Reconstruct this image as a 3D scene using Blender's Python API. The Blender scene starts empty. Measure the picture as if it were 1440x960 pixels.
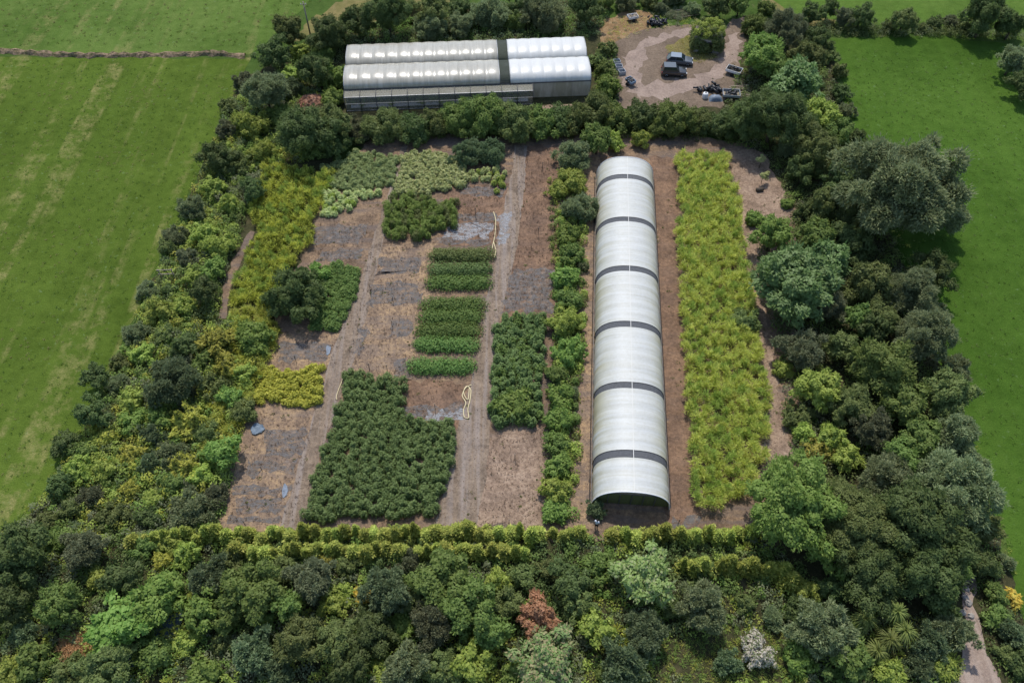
import bpy, math, random
import numpy as np
from mathutils import Vector, Matrix
PI = math.pi
SC = bpy.context.scene
COL = SC.collection
# ------------------------------------------------------------------ camera
F = 1100.0; CH = 75.0; PITCH = math.atan2(1450.0, F)
SP, CP = math.sin(PITCH), math.cos(PITCH)
def ray(px, py):
    a = (px - 720.0) / F; b = -(py - 480.0) / F
    return (a, CP + b * SP, -SP + b * CP)
def G(px, py, h=0.0):
    """the place at height h (metres) that the drone saw at photo pixel px, py"""
    d = ray(px, py); t = (h - CH) / d[2]
    return Vector((d[0] * t, d[1] * t, h))
def S(px, py, h=0.0):
    """photo pixels per metre there"""
    d = ray(px, py); return F / ((h - CH) / d[2])
cam_d = bpy.data.cameras.new('camera'); cam = bpy.data.objects.new('camera', cam_d); COL.objects.link(cam)
cam.location = (0, 0, CH); cam.rotation_euler = (PI / 2 - PITCH, 0, 0)
cam_d.sensor_width = 36.0; cam_d.lens = 36.0 * F / 1440.0; cam_d.clip_start = 0.5; cam_d.clip_end = 6000
SC.camera = cam
# ------------------------------------------------------------------ light
SUN_AZ = 6.0; SUN_EL = 59.0          # degrees left of the view axis / above the horizon
w = bpy.data.worlds.new('World'); SC.world = w; w.use_nodes = True
nt = w.node_tree; bgn = nt.nodes['Background']
sky = nt.nodes.new('ShaderNodeTexSky'); sky.sky_type = 'NISHITA'; sky.sun_disc = False
sky.sun_elevation = math.radians(SUN_EL); sky.sun_rotation = math.radians(-SUN_AZ)
nt.links.new(sky.outputs[0], bgn.inputs[0]); bgn.inputs[1].default_value = 0.15
sd = bpy.data.lights.new('sun', 'SUN'); sd.energy = 2.75; sd.angle = math.radians(0.6); sd.color = (1.0, 0.955, 0.88)
so = bpy.data.objects.new('sun', sd); COL.objects.link(so)
az, el = math.radians(SUN_AZ), math.radians(SUN_EL)
sv = Vector((-math.sin(az) * math.cos(el), math.cos(az) * math.cos(el), math.sin(el)))
so.rotation_euler = (-sv).to_track_quat('-Z', 'Y').to_euler(); so.location = sv * 300
vs = SC.view_settings; SC.display_settings.display_device = 'sRGB'
vs.view_transform = 'Standard'; vs.look = 'None'; vs.gamma = 1; vs.exposure = 0.36; vs.use_curve_mapping = False
SC.cycles.max_bounces = 6; SC.cycles.diffuse_bounces = 3; SC.cycles.glossy_bounces = 2; SC.cycles.transmission_bounces = 4
SC.cycles.transparent_max_bounces = 8; SC.cycles.caustics_reflective = False; SC.cycles.caustics_refractive = False
# ------------------------------------------------------------------ materials
class NT:
    def __init__(s, name):
        m = bpy.data.materials.new(name); m.use_nodes = True; s.m = m; s.t = m.node_tree; s.p = s.t.nodes['Principled BSDF']
        s.out = s.t.nodes['Material Output']
    def n(s, typ, **kw):
        x = s.t.nodes.new(typ)
        for k, v in kw.items(): setattr(x, k, v)
        return x
    def l(s, a, b): s.t.links.new(a, b)
    def coord(s, scale=(1, 1, 1), rot=0.0, which='Object'):
        tc = s.n('ShaderNodeTexCoord'); mp = s.n('ShaderNodeMapping')
        mp.inputs['Scale'].default_value = scale; mp.inputs['Rotation'].default_value = (0, 0, rot)
        s.l(tc.outputs[which], mp.inputs[0]); return mp.outputs[0]
    def noise(s, vec, scale, detail=4, rough=0.6, dist=0.0):
        x = s.n('ShaderNodeTexNoise'); x.inputs['Scale'].default_value = scale; x.inputs['Detail'].default_value = detail
        x.inputs['Roughness'].default_value = rough; x.inputs['Distortion'].default_value = dist
        if vec is not None: s.l(vec, x.inputs['Vector'])
        return x.outputs['Fac']
    def ramp(s, fac, stops):
        r = s.n('ShaderNodeValToRGB'); e = r.color_ramp.elements
        while len(e) < len(stops): e.new(0.5)
        for i, (p, c) in enumerate(stops):
            e[i].position = p; e[i].color = (c, c, c, 1) if not isinstance(c, (tuple, list)) else (*c, 1)
        s.l(fac, r.inputs[0]); return r.outputs[0]
    def mix(s, fac, a, b, mode='MIX'):
        x = s.n('ShaderNodeMix', data_type='RGBA', blend_type=mode)
        for inp, v in ((x.inputs[0], fac), (x.inputs[6], a), (x.inputs[7], b)):
            if isinstance(v, bpy.types.NodeSocket): s.l(v, inp)
            else: inp.default_value = v if not isinstance(v, (tuple, list)) else (*v, 1)
        return x.outputs[2]
    def math(s, op, a, b=None):
        x = s.n('ShaderNodeMath', operation=op)
        for i, v in enumerate((a, b)):
            if v is None: continue
            if isinstance(v, bpy.types.NodeSocket): s.l(v, x.inputs[i])
            else: x.inputs[i].default_value = v
        return x.outputs[0]
    def bump(s, fac, strength=0.3, dist=0.1):
        b = s.n('ShaderNodeBump'); b.inputs['Strength'].default_value = strength; b.inputs['Distance'].default_value = dist
        s.l(fac, b.inputs['Height']); s.l(b.outputs[0], s.p.inputs['Normal'])
    def fin(s, col, rough=0.8, spec=0.3, metal=0.0):
        if isinstance(col, bpy.types.NodeSocket): s.l(col, s.p.inputs['Base Color'])
        else: s.p.inputs['Base Color'].default_value = (*col, 1)
        s.p.inputs['Roughness'].default_value = rough; s.p.inputs['Specular IOR Level'].default_value = spec
        s.p.inputs['Metallic'].default_value = metal
        return s.m
def plain(name, c, rough=0.6, spec=0.4, metal=0.0, var=0.25, scale=6.0):
    k = NT(name); v = k.coord(); f = k.noise(v, scale, 5)
    lo = tuple(x * (1 - var) for x in c); hi = tuple(min(1, x * (1 + var)) for x in c)
    return k.fin(k.ramp(f, [(0.3, lo), (0.7, hi)]), rough, spec, metal)
FOLM = {}
def foliage_mat(name, a, b, c=None, camt=0.0, rough=0.55, trans=0.42, scale=0.5, spec=0.16, hue=.488):
    """leaf material: each leaf varies between a and b; patches of colour c (flowers, dying sprays) by noise"""
    k = NT('foliage_' + name)
    at = k.n('ShaderNodeAttribute', attribute_name='rnd'); oi = k.n('ShaderNodeObjectInfo')
    v = k.coord(); f = k.noise(v, scale, 3)
    t = k.math('ADD', k.math('MULTIPLY', at.outputs['Fac'], 0.6), k.math('MULTIPLY', f, 0.4))
    col = k.ramp(t, [(0.15, a), (0.85, b)])
    if c is not None:
        f2 = k.noise(v, scale * 2.2, 2); th = k.math('ADD', f2, k.math('MULTIPLY', at.outputs['Fac'], 0.35))
        col = k.mix(k.ramp(th, [(0.92 - camt, 0.0), (1.0 - camt, 1.0)]), col, c)
    h = k.n('ShaderNodeHueSaturation'); k.l(col, h.inputs['Color'])
    k.l(k.math('ADD', k.math('MULTIPLY', oi.outputs['Random'], 0.03), hue), h.inputs['Hue'])
    k.l(k.math('ADD', k.math('MULTIPLY', oi.outputs['Random'], 0.4), 0.82), h.inputs['Value'])
    k.fin(h.outputs[0], rough, spec)
    tr = k.n('ShaderNodeBsdfTranslucent'); k.l(h.outputs[0], tr.inputs['Color'])
    mx = k.n('ShaderNodeMixShader'); mx.inputs[0].default_value = trans
    k.l(k.p.outputs[0], mx.inputs[1]); k.l(tr.outputs[0], mx.inputs[2]); k.l(mx.outputs[0], k.out.inputs['Surface'])
    FOLM[name] = k.m; return k.m
# ------------------------------------------------------------------ mesh helpers
class MB:
    def __init__(s): s.v = []; s.f = []
    def add(s, vs, fs):
        o = len(s.v); s.v += [tuple(x) for x in vs]; s.f += [tuple(i + o for i in f) for f in fs]; return s
    def box(s, c, size, rz=0.0, taper=1.0, ry=0.0):
        x, y, z = (q / 2 for q in size); R = Matrix.Rotation(rz, 3, 'Z') @ Matrix.Rotation(ry, 3, 'Y'); vs = []
        for k, (zz, t) in enumerate(((-z, 1), (z, taper))):
            for sx, sy in ((-1, -1), (1, -1), (1, 1), (-1, 1)): vs.append(Vector(c) + R @ Vector((sx * x * t, sy * y * t, zz)))
        return s.add(vs, [(3, 2, 1, 0), (4, 5, 6, 7), (0, 1, 5, 4), (1, 2, 6, 5), (2, 3, 7, 6), (3, 0, 4, 7)])
    def tube(s, pts, r, n=6, r1=None, cap=True):
        pts = [Vector(p) for p in pts]; L = len(pts); rings = []
        for i, p in enumerate(pts):
            d = (pts[min(i + 1, L - 1)] - pts[max(i - 1, 0)])
            d = d.normalized() if d.length > 1e-9 else Vector((0, 0, 1))
            a = Vector((0, 0, 1)) if abs(d.z) < 0.9 else Vector((1, 0, 0))
            u = d.cross(a).normalized(); v = d.cross(u)
            rr = r if r1 is None else r + (r1 - r) * i / max(1, L - 1)
            rings.append([p + (u * math.cos(2 * PI * k / n) + v * math.sin(2 * PI * k / n)) * rr for k in range(n)])
        vs = [q for g in rings for q in g]
        fs = [(i * n + k, i * n + (k + 1) % n, (i + 1) * n + (k + 1) % n, (i + 1) * n + k) for i in range(L - 1) for k in range(n)]
        if cap: fs += [tuple(range(n))[::-1], tuple((L - 1) * n + k for k in range(n))]
        return s.add(vs, fs)
    def lathe(s, c, prof, n=16, axis='Z'):
        vs = []
        for r, z in prof:
            for k in range(n):
                a = 2 * PI * k / n; q = (r * math.cos(a), r * math.sin(a), z)
                if axis == 'Y': q = (q[0], q[2], q[1])
                vs.append(Vector(c) + Vector(q))
        fs = [(i * n + k, i * n + (k + 1) % n, (i + 1) * n + (k + 1) % n, (i + 1) * n + k) for i in range(len(prof) - 1) for k in range(n)]
        fs += [tuple(range(n))[::-1], tuple((len(prof) - 1) * n + k for k in range(n))]
        return s.add(vs, fs)
    def grid(s, fn, nu, nv):
        vs = [fn(i / nu, j / nv) for j in range(nv + 1) for i in range(nu + 1)]
        return s.add(vs, [(j * (nu + 1) + i, j * (nu + 1) + i + 1, (j + 1) * (nu + 1) + i + 1, (j + 1) * (nu + 1) + i) for j in range(nv) for i in range(nu)])
    def mesh(s, name, mat, smooth=False):
        me = bpy.data.meshes.new(name); me.from_pydata(s.v, [], s.f); me.update()
        if mat: me.materials.append(mat)
        if smooth: me.polygons.foreach_set('use_smooth', [True] * len(me.polygons))
        return me
    def obj(s, name, mat, parent=None, smooth=False, bevel=0.0, solid=0.0):
        o = link(name, s.mesh(name, mat, smooth), parent)
        if solid:
            m = o.modifiers.new('thick', 'SOLIDIFY'); m.thickness = solid; m.offset = 0
        if bevel:
            m = o.modifiers.new('bevel', 'BEVEL'); m.width = bevel; m.segments = 2; m.limit_method = 'ANGLE'
        return o
def link(name, data, parent=None):
    o = bpy.data.objects.new(name, data); COL.objects.link(o)
    if parent: o.parent = parent
    return o
def tag(o, label, cat, group=None, kind=None):
    o['label'] = label; o['category'] = cat
    if group: o['group'] = group
    if kind: o['kind'] = kind
    return o
def thing(name, label, cat, loc=(0, 0, 0), rz=0.0, group=None):
    o = link(name, None); o.location = loc; o.rotation_euler = (0, 0, rz); o.empty_display_size = 0.3
    return tag(o, label, cat, group)
def struct(name, mb, mat, smooth=False):
    o = mb.obj(name, mat, None, smooth); o['kind'] = 'structure'; return o
# ------------------------------------------------------------------ leaves
def norm(a): return a / np.maximum(np.linalg.norm(a, axis=-1, keepdims=True), 1e-9)
def rdir(rng, n, zmin=-1.0):
    z = rng.uniform(zmin, 1.0, n); a = rng.uniform(0, 2 * PI, n); r = np.sqrt(np.maximum(0, 1 - z * z))
    return np.stack([r * np.cos(a), r * np.sin(a), z], 1)
def leaf_data(rng, C, N, ln, wd, T=None, fold=0.18):
    n = len(C); N = norm(N)
    if T is None: T = np.cross(N, rdir(rng, n))
    T = norm(T); B = norm(np.cross(N, T)); N2 = np.cross(T, B)
    ln = np.broadcast_to(ln, (n,))[:, None] * rng.uniform(0.55, 1.45, (n, 1)); wd = np.broadcast_to(wd, (n,))[:, None] * rng.uniform(0.75, 1.25, (n, 1))
    V = np.empty((n, 4, 3)); mid = C - N2 * wd * fold
    V[:, 0] = C - T * ln * 0.5; V[:, 1] = C + B * wd * 0.5 - T * ln * 0.05 + N2 * wd * fold
    V[:, 2] = C + T * ln * 0.5 - N2 * ln * 0.12; V[:, 3] = C - B * wd * 0.5 - T * ln * 0.05 + N2 * wd * fold
    return V
def leaf_mesh(name, parts, mats, rng):
    """parts: list of (V (n,4,3), material index)"""
    V = np.concatenate([p[0] for p in parts]); n = len(V)
    mi = np.concatenate([np.full(len(p[0]), p[1], np.int32) for p in parts])
    me = bpy.data.meshes.new(name); me.vertices.add(n * 4); me.loops.add(n * 4); me.polygons.add(n)
    me.vertices.foreach_set('co', V.astype(np.float32).ravel()); me.loops.foreach_set('vertex_index', np.arange(n * 4, dtype=np.int32))
    me.polygons.foreach_set('loop_start', np.arange(0, n * 4, 4, dtype=np.int32))
    try: me.polygons.foreach_set('loop_total', np.full(n, 4, np.int32))
    except Exception: pass
    for m in mats: me.materials.append(m)
    me.polygons.foreach_set('material_index', mi)
    a = me.attributes.new('rnd', 'FLOAT', 'FACE'); a.data.foreach_set('value', rng.random(n).astype(np.float32))
    me.update(calc_edges=True); return me
def clumps(rng, C, r, h, nleaf, ln, wd, mode='leaf', zmin=-0.1, up=0.5, inner=0.65, jit=.45):
    """nleaf leaves on a little dome at each centre C (n,3)"""
    n = len(C); r = np.broadcast_to(r, (n,)); h = np.broadcast_to(h, (n,))
    i = np.repeat(np.arange(n), nleaf); d = rdir(rng, len(i), zmin)
    u = rng.uniform(inner, 1.05, len(i))[:, None]
    P = C[i] + d * np.stack([r[i], r[i], h[i]], 1) * u
    if mode == 'leaf':
        N = d + rng.normal(0, jit, d.shape) + np.array([0, 0, up]); return leaf_data(rng, P, N, ln, wd)
    d2 = d.copy(); d2[:, 2] = np.abs(d2[:, 2]) + up; T = norm(d2 + rng.normal(0, 0.25, d.shape))
    up_n = np.array([0, 0, 1.0]) + rng.normal(0, .45, T.shape); return leaf_data(rng, P, up_n - T * (up_n * T).sum(1, keepdims=True), ln, wd, T, 0.1)
def in_poly(P, x, y):
    inside = np.zeros(len(x), bool); n = len(P); j = n - 1
    for i in range(n):
        xi, yi = P[i]; xj, yj = P[j]
        c = ((yi > y) != (yj > y)) & (x < (xj - xi) * (y - yi) / ((yj - yi) + 1e-12) + xi); inside ^= c; j = i
    return inside
def poly(pts, h=0.0): return [tuple(G(x, y, h)[:2]) for x, y in pts]
def fill(rng, P, spacing, jit=0.35, rot=0.0):
    """jittered grid of points inside world polygon P"""
    A = np.array(P); x0, y0 = A.min(0); x1, y1 = A.max(0); c = A.mean(0); D = max(x1 - x0, y1 - y0) * 0.75
    g = np.arange(-D, D, spacing); X, Y = np.meshgrid(g, g); X = X.ravel(); Y = Y.ravel()
    X = X + rng.uniform(-jit, jit, X.shape) * spacing; Y = Y + rng.uniform(-jit, jit, Y.shape) * spacing
    cx, sx = math.cos(rot), math.sin(rot); x = c[0] + X * cx - Y * sx; y = c[1] + X * sx + Y * cx
    m = in_poly(P, x, y); return np.stack([x[m], y[m], np.zeros(m.sum())], 1)
def ragged(P, rng, step=0.8, amp=0.25):
    out = []
    for i in range(len(P)):
        a = np.array(P[i]); b = np.array(P[(i + 1) % len(P)]); L = np.linalg.norm(b - a); k = max(1, int(L / step)); 
        for j in range(k):
            q = a + (b - a) * j / k + (rng.normal(0, amp, 2) if amp else 0); out.append((q[0], q[1]))
    return out
def sheet(P, z): 
    mb = MB(); mb.add([(x, y, z) for x, y in P], [tuple(range(len(P)))]); 
    A = sum(P[i][0] * P[(i + 1) % len(P)][1] - P[(i + 1) % len(P)][0] * P[i][1] for i in range(len(P)))
    if A < 0: mb.f = [mb.f[0][::-1]]
    return mb
# ================================================================== the setting: ground, fields, soil, paths
YAW = math.radians(5.3)                         # the plot runs away from the drone 5.3 degrees to the right
rng = np.random.default_rng(7)
def grass_mat(name, a, b, dry, streak=0.0, pale=0.0, seed=0.0):
    k = NT(name); v = k.coord(); big = k.noise(v, 0.045, 3); mid = k.noise(v, 0.6, 6, 0.7); fine = k.noise(v, 5.0, 6, 0.75)
    t = k.math('ADD', k.math('MULTIPLY', big, 0.4), k.math('ADD', k.math('MULTIPLY', mid, 0.35), k.math('MULTIPLY', fine, 0.25)))
    col = k.ramp(t, [(0.41, tuple(x * .85 for x in a)), (0.5, tuple((x + y) * .5 for x, y in zip(a, b))), (0.59, tuple(x * 1.12 for x in b))])
    al = k.coord((0.9, 0.05, 1), YAW - 0.02 + seed * 0); ln = k.noise(al, 0.55, 3, 0.5, 0.15)      # mower and tyre lines along the field
    col = k.mix(k.math('MULTIPLY', k.ramp(ln, [(0.45, 0.0), (0.7, 1.0)]), 0.35), col, tuple(x * 1.35 for x in a))
    if streak:
        lines = k.noise(k.coord((0.85, 0.028, 1), YAW + 0.09), 0.5, 2, 0.5, 0.05)
        br = k.noise(v, 0.35, 5, 0.75)
        m = k.math('MULTIPLY', k.ramp(lines, [(0.60 - streak, 0.0), (0.70 - streak, 1.0)]), k.ramp(br, [(0.45, 0.0), (0.68, 1.0)]))
        m2 = k.math('MULTIPLY', m, k.ramp(fine, [(0.35, 0.25), (0.65, 1.0)]))
        col = k.mix(k.math('MULTIPLY', m2, 1.0), col, dry)
    if pale:
        p = k.noise(v, 1.3, 4, 0.6); q = k.noise(v, 0.12, 2)
        m = k.math('MULTIPLY', k.ramp(p, [(0.62, 0.0), (0.72, 1.0)]), k.ramp(q, [(0.4, 0.0), (0.6, 1.0)]))
        col = k.mix(k.math('MULTIPLY', m, pale), col, (0.22, 0.30, 0.15))
    dk = k.noise(v, 2.4, 3, 0.6); col = k.mix(k.math('MULTIPLY', k.ramp(dk, [(0.52, 0.0), (0.70, 1.0)]), 0.22), col, tuple(x * .7 for x in a))
    k.bump(k.math('ADD', k.math('MULTIPLY', fine, 0.7), mid), 0.8, 0.3)
    return k.fin(col, 0.9, 0.04)
M_g0 = grass_mat('rough_grass', (.045, .085, .016), (.085, .13, .03), (.2, .17, .08), 0.04)
M_gL = grass_mat('left_field_grass', (.066, .108, .014), (.098, .146, .022), (.34, .29, .12), 0.11, 0.5)
M_gU = grass_mat('upper_field_grass', (.075, .132, .022), (.125, .178, .042), (.28, .25, .10), 0.07, 0.5)
M_gR = grass_mat('right_field_grass', (.047, .100, .012), (.074, .136, .020), (.16, .2, .08), 0.0, 0.45)
M_gT = grass_mat('top_right_grass', (.072, .132, .02), (.108, .172, .032), (.2, .2, .08), 0.0, 0.2)
M_dry = grass_mat('dry_grass', (.14, .14, .045), (.24, .19, .08), (.3, .22, .12), 0.1)
def soil_mat(name, stops, sc=0.45, band=0.0, bandcol=(.14, .12, .115), rough=0.9, along=None, pebble=0.5):
    k = NT(name); v = k.coord(); big = k.noise(v, sc, 5, 0.65, 0.4); fine = k.noise(v, 9.0, 8, 0.85); mid = k.noise(v, 2.6, 6, 0.7)
    t = k.math('ADD', k.math('MULTIPLY', big, 0.36), k.math('ADD', k.math('MULTIPLY', fine, 0.30), k.math('MULTIPLY', mid, 0.34)))
    col = k.ramp(t, [(0.41 + 0.18 * i / (len(stops) - 1), c) for i, c in enumerate(stops)])
    if band:      # bleached and dark strips across the beds, where the planted rows used to stand
        b = k.noise(k.coord((0.10, 0.75, 1), 0.03), 0.9, 4, 0.6, 0.25)
        col = k.mix(k.math('MULTIPLY', k.ramp(b, [(0.47, 0.0), (0.6, 1.0)]), band), col, bandcol)
    if along:     # wheel tracks
        b = k.noise(k.coord((1.3, 0.05, 1), YAW), 1.0, 4, 0.6, 0.1)
        col = k.mix(k.math('MULTIPLY', k.ramp(b, [(0.45, 0.0), (0.62, 1.0)]), 0.6), col, along)
    sp = k.noise(v, 22.0, 3, 0.7); col = k.mix(k.math('MULTIPLY', k.ramp(sp, [(0.6, 0.0), (0.7, 1.0)]), pebble), col, (.42, .35, .28))
    k.bump(k.math('ADD', fine, mid), 0.8, 0.12)
    return k.fin(col, rough, 0.03)
M_soil = soil_mat('nursery_soil', [(.11, .076, .052), (.22, .15, .10), (.37, .25, .148)], 0.35, 0.55)
M_soil_red = soil_mat('brown_soil', [(.105, .068, .046), (.205, .128, .084), (.32, .20, .125)], 0.4, 0.2, (.13, .10, .09))
M_soil_tan = soil_mat('straw_soil', [(.14, .10, .075), (.29, .20, .13), (.48, .325, .18)], 0.5, 0.35, (.17, .145, .135))
M_soil_pink = soil_mat('pinkish_soil', [(.15, .105, .076), (.30, .21, .148), (.46, .335, .24)], 0.4, 0.1)
M_path = soil_mat('gravel_path', [(.13, .098, .074), (.235, .178, .13), (.33, .25, .18)], 0.6, 0.0, along=(.34, .29, .26))
M_yard = soil_mat('yard_gravel', [(.12, .09, .066), (.19, .142, .103), (.26, .195, .143)], 0.16, 0.0)
M_track = soil_mat('track_gravel', [(.23, .17, .14), (.33, .25, .20), (.43, .33, .265)], 0.5, 0.0, along=(.45, .36, .30))
M_ytrack = soil_mat('yard_track_gravel', [(.21, .16, .13), (.31, .235, .19), (.39, .30, .245)], 0.3)
M_orange = soil_mat('dry_bank_soil', [(.15, .10, .055), (.27, .17, .085), (.36, .26, .15)], 0.3)
M_wood = soil_mat('woodland_floor', [(.035, .035, .018), (.06, .06, .028), (.10, .085, .045)], 0.5, 0.0, pebble=0.1)
def worn(k, col, v, rough):      # soil shows through where the fabric is torn or buried
    k.fin(col, rough, .3); a = k.math('ADD', k.math('MULTIPLY', k.noise(k.coord((.6, 1.5, 1)), 1.6, 7, .8, .3), .62), k.math('MULTIPLY', k.noise(v, 9, 5, .85), .38))
    tp = k.n('ShaderNodeBsdfTransparent'); m = k.n('ShaderNodeMixShader'); k.l(k.ramp(a, [(.43, 0.0), (.53, .9)]), m.inputs[0]); k.l(tp.outputs[0], m.inputs[1]); k.l(k.p.outputs[0], m.inputs[2]); k.l(m.outputs[0], k.out.inputs['Surface']); return k.m
k = NT('weed_mat'); v = k.coord(); f = k.noise(v, 1.1, 6, 0.7); f2 = k.noise(v, 12, 5, 0.8)
c0 = k.ramp(f2, [(0.3, (.095, .086, .08)), (0.7, (.19, .176, .165))]); c1 = k.mix(k.ramp(f, [(0.5, 0.0), (0.62, 1.0)]), c0, (.26, .19, .14))
k.bump(f2, 0.4, 0.05); M_mat = worn(k, c1, v, 0.75)
k = NT('pale_weed_mat'); v = k.coord(); f = k.noise(v, 1.6, 6, 0.7); f2 = k.noise(v, 9, 5, 0.8)
c0 = k.ramp(f2, [(0.3, (.20, .20, .21)), (0.7, (.36, .37, .38))]); c1 = k.mix(k.ramp(f, [(0.54, 0.0), (0.64, 1.0)]), c0, (.28, .20, .15))
k.bump(f2, 0.4, 0.05); M_mat2 = worn(k, c1, v, 0.6)
def zone(name, px, z, mat, amp=0.25, step=0.8):
    return struct(name, sheet(ragged(poly(px), rng, step, amp) if amp else poly(px), z), mat)
g = MB(); g.add([(-2500, -1500, 0), (2500, -1500, 0), (2500, 4000, 0), (-2500, 4000, 0)], [(0, 1, 2, 3)]); struct('ground', g, M_g0)
zone('left_field', [(-500, 1000), (-30, 800), (0, 760), (60, 720), (120, 600), (190, 440), (262, 280), (340, 110), (352, 82), (-900, 74)], .02, M_gL, 0.3, 2.0)
zone('upper_field', [(-900, 69), (352, 77), (372, 62), (480, -40), (560, -180), (-1500, -180)], .02, M_gU, 0.3, 2.0)
zone('dry_grass_strip', [(395, 60), (480, 0), (540, -50), (700, -60), (640, 20), (560, 45), (470, 40)], .03, M_dry, 0.5, 1.5)
zone('right_field', [(1170, 55), (1290, 52), (1420, 62), (1425, 110), (1460, 180), (1900, 300), (2100, 1100), (1480, 1000), (1395, 720), (1330, 560), (1280, 400), (1200, 180)], .02, M_gR, 0.3, 2.0)
zone('top_right_field', [(1090, 8), (1050, -60), (1000, -150), (2200, -150), (2200, 40), (1440, 40), (1200, 35), (1118, 22)], .02, M_gT, 0.3, 2.0)
zone('field_margin', [(1085, 0), (1050, -60), (1040, -60), (1075, 10), (1110, 32), (1170, 40), (1175, 28), (1118, 22)], .026, M_dry, 0.3, 1.5)
# rough woodland floor under the belts of trees and shrubs
zone('woodland_floor', [(-40, 1060), (-40, 820), (20, 752), (75, 690), (120, 600), (190, 455), (260, 300), (330, 130), (400, 70), (470, 40), (600, 20), (760, 0), (860, 0), (850, 60), (845, 140), (860, 215),
     (470, 205), (440, 330), (400, 440), (340, 560), (315, 700), (306, 752), (1065, 752), (1120, 640), (1085, 480), (1110, 290), (1040, 205), (985, 148), (1030, 115), (1045, 60), (1050, 20), (1110, 30), (1165, 70),
     (1200, 200), (1290, 420), (1345, 580), (1400, 740), (1440, 860), (1480, 1060)], .03, M_wood, 0.4, 1.2)
zone('nursery_soil', [(300, 757), (318, 690), (345, 575), (385, 450), (425, 360), (440, 300), (480, 230), (530, 190), (740, 188), (960, 190), (1060, 205), (1120, 300), (1112, 420), (1130, 640), (1075, 757)], .036, M_soil, 0.3, 1.0)
zone('brown_bed', [(722, 205), (785, 205), (790, 330), (790, 440), (702, 445), (708, 340), (735, 225)], .044, M_soil_red, 0.25)
zone('straw_bed', [(520, 345), (615, 340), (600, 430), (580, 535), (478, 535), (512, 400)], .044, M_soil_tan, 0.25)
zone('straw_bed', [(385, 470), (485, 472), (440, 600), (412, 748), (306, 752), (330, 655), (360, 570)], .044, M_soil_tan, 0.25)
zone('pinkish_bed', [(690, 610), (770, 600), (765, 742), (668, 742), (682, 660)], .044, M_soil_pink, 0.25)
zone('brown_bed', [(570, 535), (655, 535), (650, 600), (560, 592)], .044, M_soil_red, 0.2)
zone('brown_bed', [(625, 262), (715, 258), (700, 345), (618, 345)], .044, M_soil_red, 0.2)
zone('tunnel_soil', [(800, 205), (845, 205), (838, 480), (832, 742), (795, 742), (812, 500)], .044, M_soil_tan, 0.25)
zone('tunnel_soil', [(915, 222), (955, 222), (958, 400), (985, 740), (935, 742), (928, 400)], .044, M_soil_red, 0.25)
zone('strip_soil', [(1025, 205), (1075, 215), (1118, 300), (1070, 370), (1085, 500), (1120, 650), (1070, 700), (1072, 560), (1048, 370)], .044, M_soil_pink, 0.3)
zone('path', [(391, 746), (406, 700), (421, 651), (447, 565), (473, 480), (505, 400), (530, 320), (551, 256), (566, 205), (574, 205), (562, 256), (544, 320), (531, 373), (507, 480), (477, 565), (446, 651), (434, 700), (426, 746)], .052, M_path, 0.08, 0.9)
zone('path', [(612, 742), (635, 636), (663, 533), (678, 465), (698, 343), (718, 251), (724, 205), (742, 205), (739, 251), (727, 343), (700, 465), (694, 533), (688, 636), (670, 742)], .052, M_path, 0.1, 0.9)
# landscape fabric showing through in the emptied beds
DARK = [[(329, 683), (412, 683), (410, 693), (327, 694)], [(331, 700), (403, 700), (398, 718), (326, 718)], [(321, 727), (394, 727), (391, 737), (318, 737)], [(345, 648), (418, 648), (414, 663), (340, 664)],
        [(372, 603), (432, 601), (424, 640), (366, 642)], [(396, 484), (464, 484), (459, 507), (388, 507)], [(436, 320), (520, 316), (508, 342), (430, 345)], [(452, 352), (512, 350), (506, 364), (446, 366)],
        [(535, 362), (592, 362), (588, 382), (530, 384)], [(524, 398), (590, 398), (588, 428), (518, 430)], [(550, 452), (582, 452), (579, 472), (546, 472)], [(508, 462), (516, 462), (506, 500), (497, 500)],
        [(560, 505), (582, 505), (580, 528), (552, 528)], [(640, 300), (700, 300), (697, 312), (636, 312)], [(650, 262), (712, 262), (708, 276), (645, 276)], [(720, 380), (778, 378), (776, 436), (706, 440)], [(575, 570), (652, 568), (650, 586), (570, 588)],
        [(940, 727), (985, 727), (985, 741), (940, 741)], [(620, 335), (690, 336), (689, 345), (614, 345)]]
PALE = [[(634, 314), (694, 314), (690, 336), (622, 335)], [(600, 580), (656, 580), (650, 592), (596, 592)], [(700, 300), (720, 300), (712, 345), (700, 345)]]
for q in DARK: zone('ground_fabric', q, .058, M_mat, 0.28, 0.6)
for q in PALE: zone('pale_ground_fabric', q, .060, M_mat2, 0.25, 0.5)
zone('yard', [(872, 152), (862, 105), (852, 82), (872, 55), (905, 42), (950, 36), (985, 34), (1020, 40), (1030, 28), (1047, 25), (1048, 58), (1040, 90), (1050, 120), (1010, 150), (940, 156)], .05, M_yard, 0.25)
zone('yard_track', [(872, 118), (880, 80), (900, 58), (940, 46), (975, 40), (976, 47), (940, 56), (912, 70), (900, 95), (905, 118), (960, 112), (1000, 100), (1022, 75), (1030, 45), (1042, 45), (1040, 75), (1022, 105), (980, 128), (900, 140)], .056, M_ytrack, 0.45)
zone('dry_bank', [(842, 70), (850, 30), (885, 10), (920, 20), (915, 45), (880, 58), (862, 85)], .047, M_orange, 0.3)
zone('dry_grass_island', [(940, 68), (965, 50), (1000, 60), (1008, 82), (985, 88), (945, 88)], .060, M_dry, 0.25, 0.6)
zone('lane', [(1346, 975), (1352, 930), (1358, 890), (1352, 850), (1356, 815), (1364, 800), (1372, 812), (1370, 850), (1380, 890), (1395, 930), (1412, 975)], .046, M_track, 0.15, 0.7)
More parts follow.
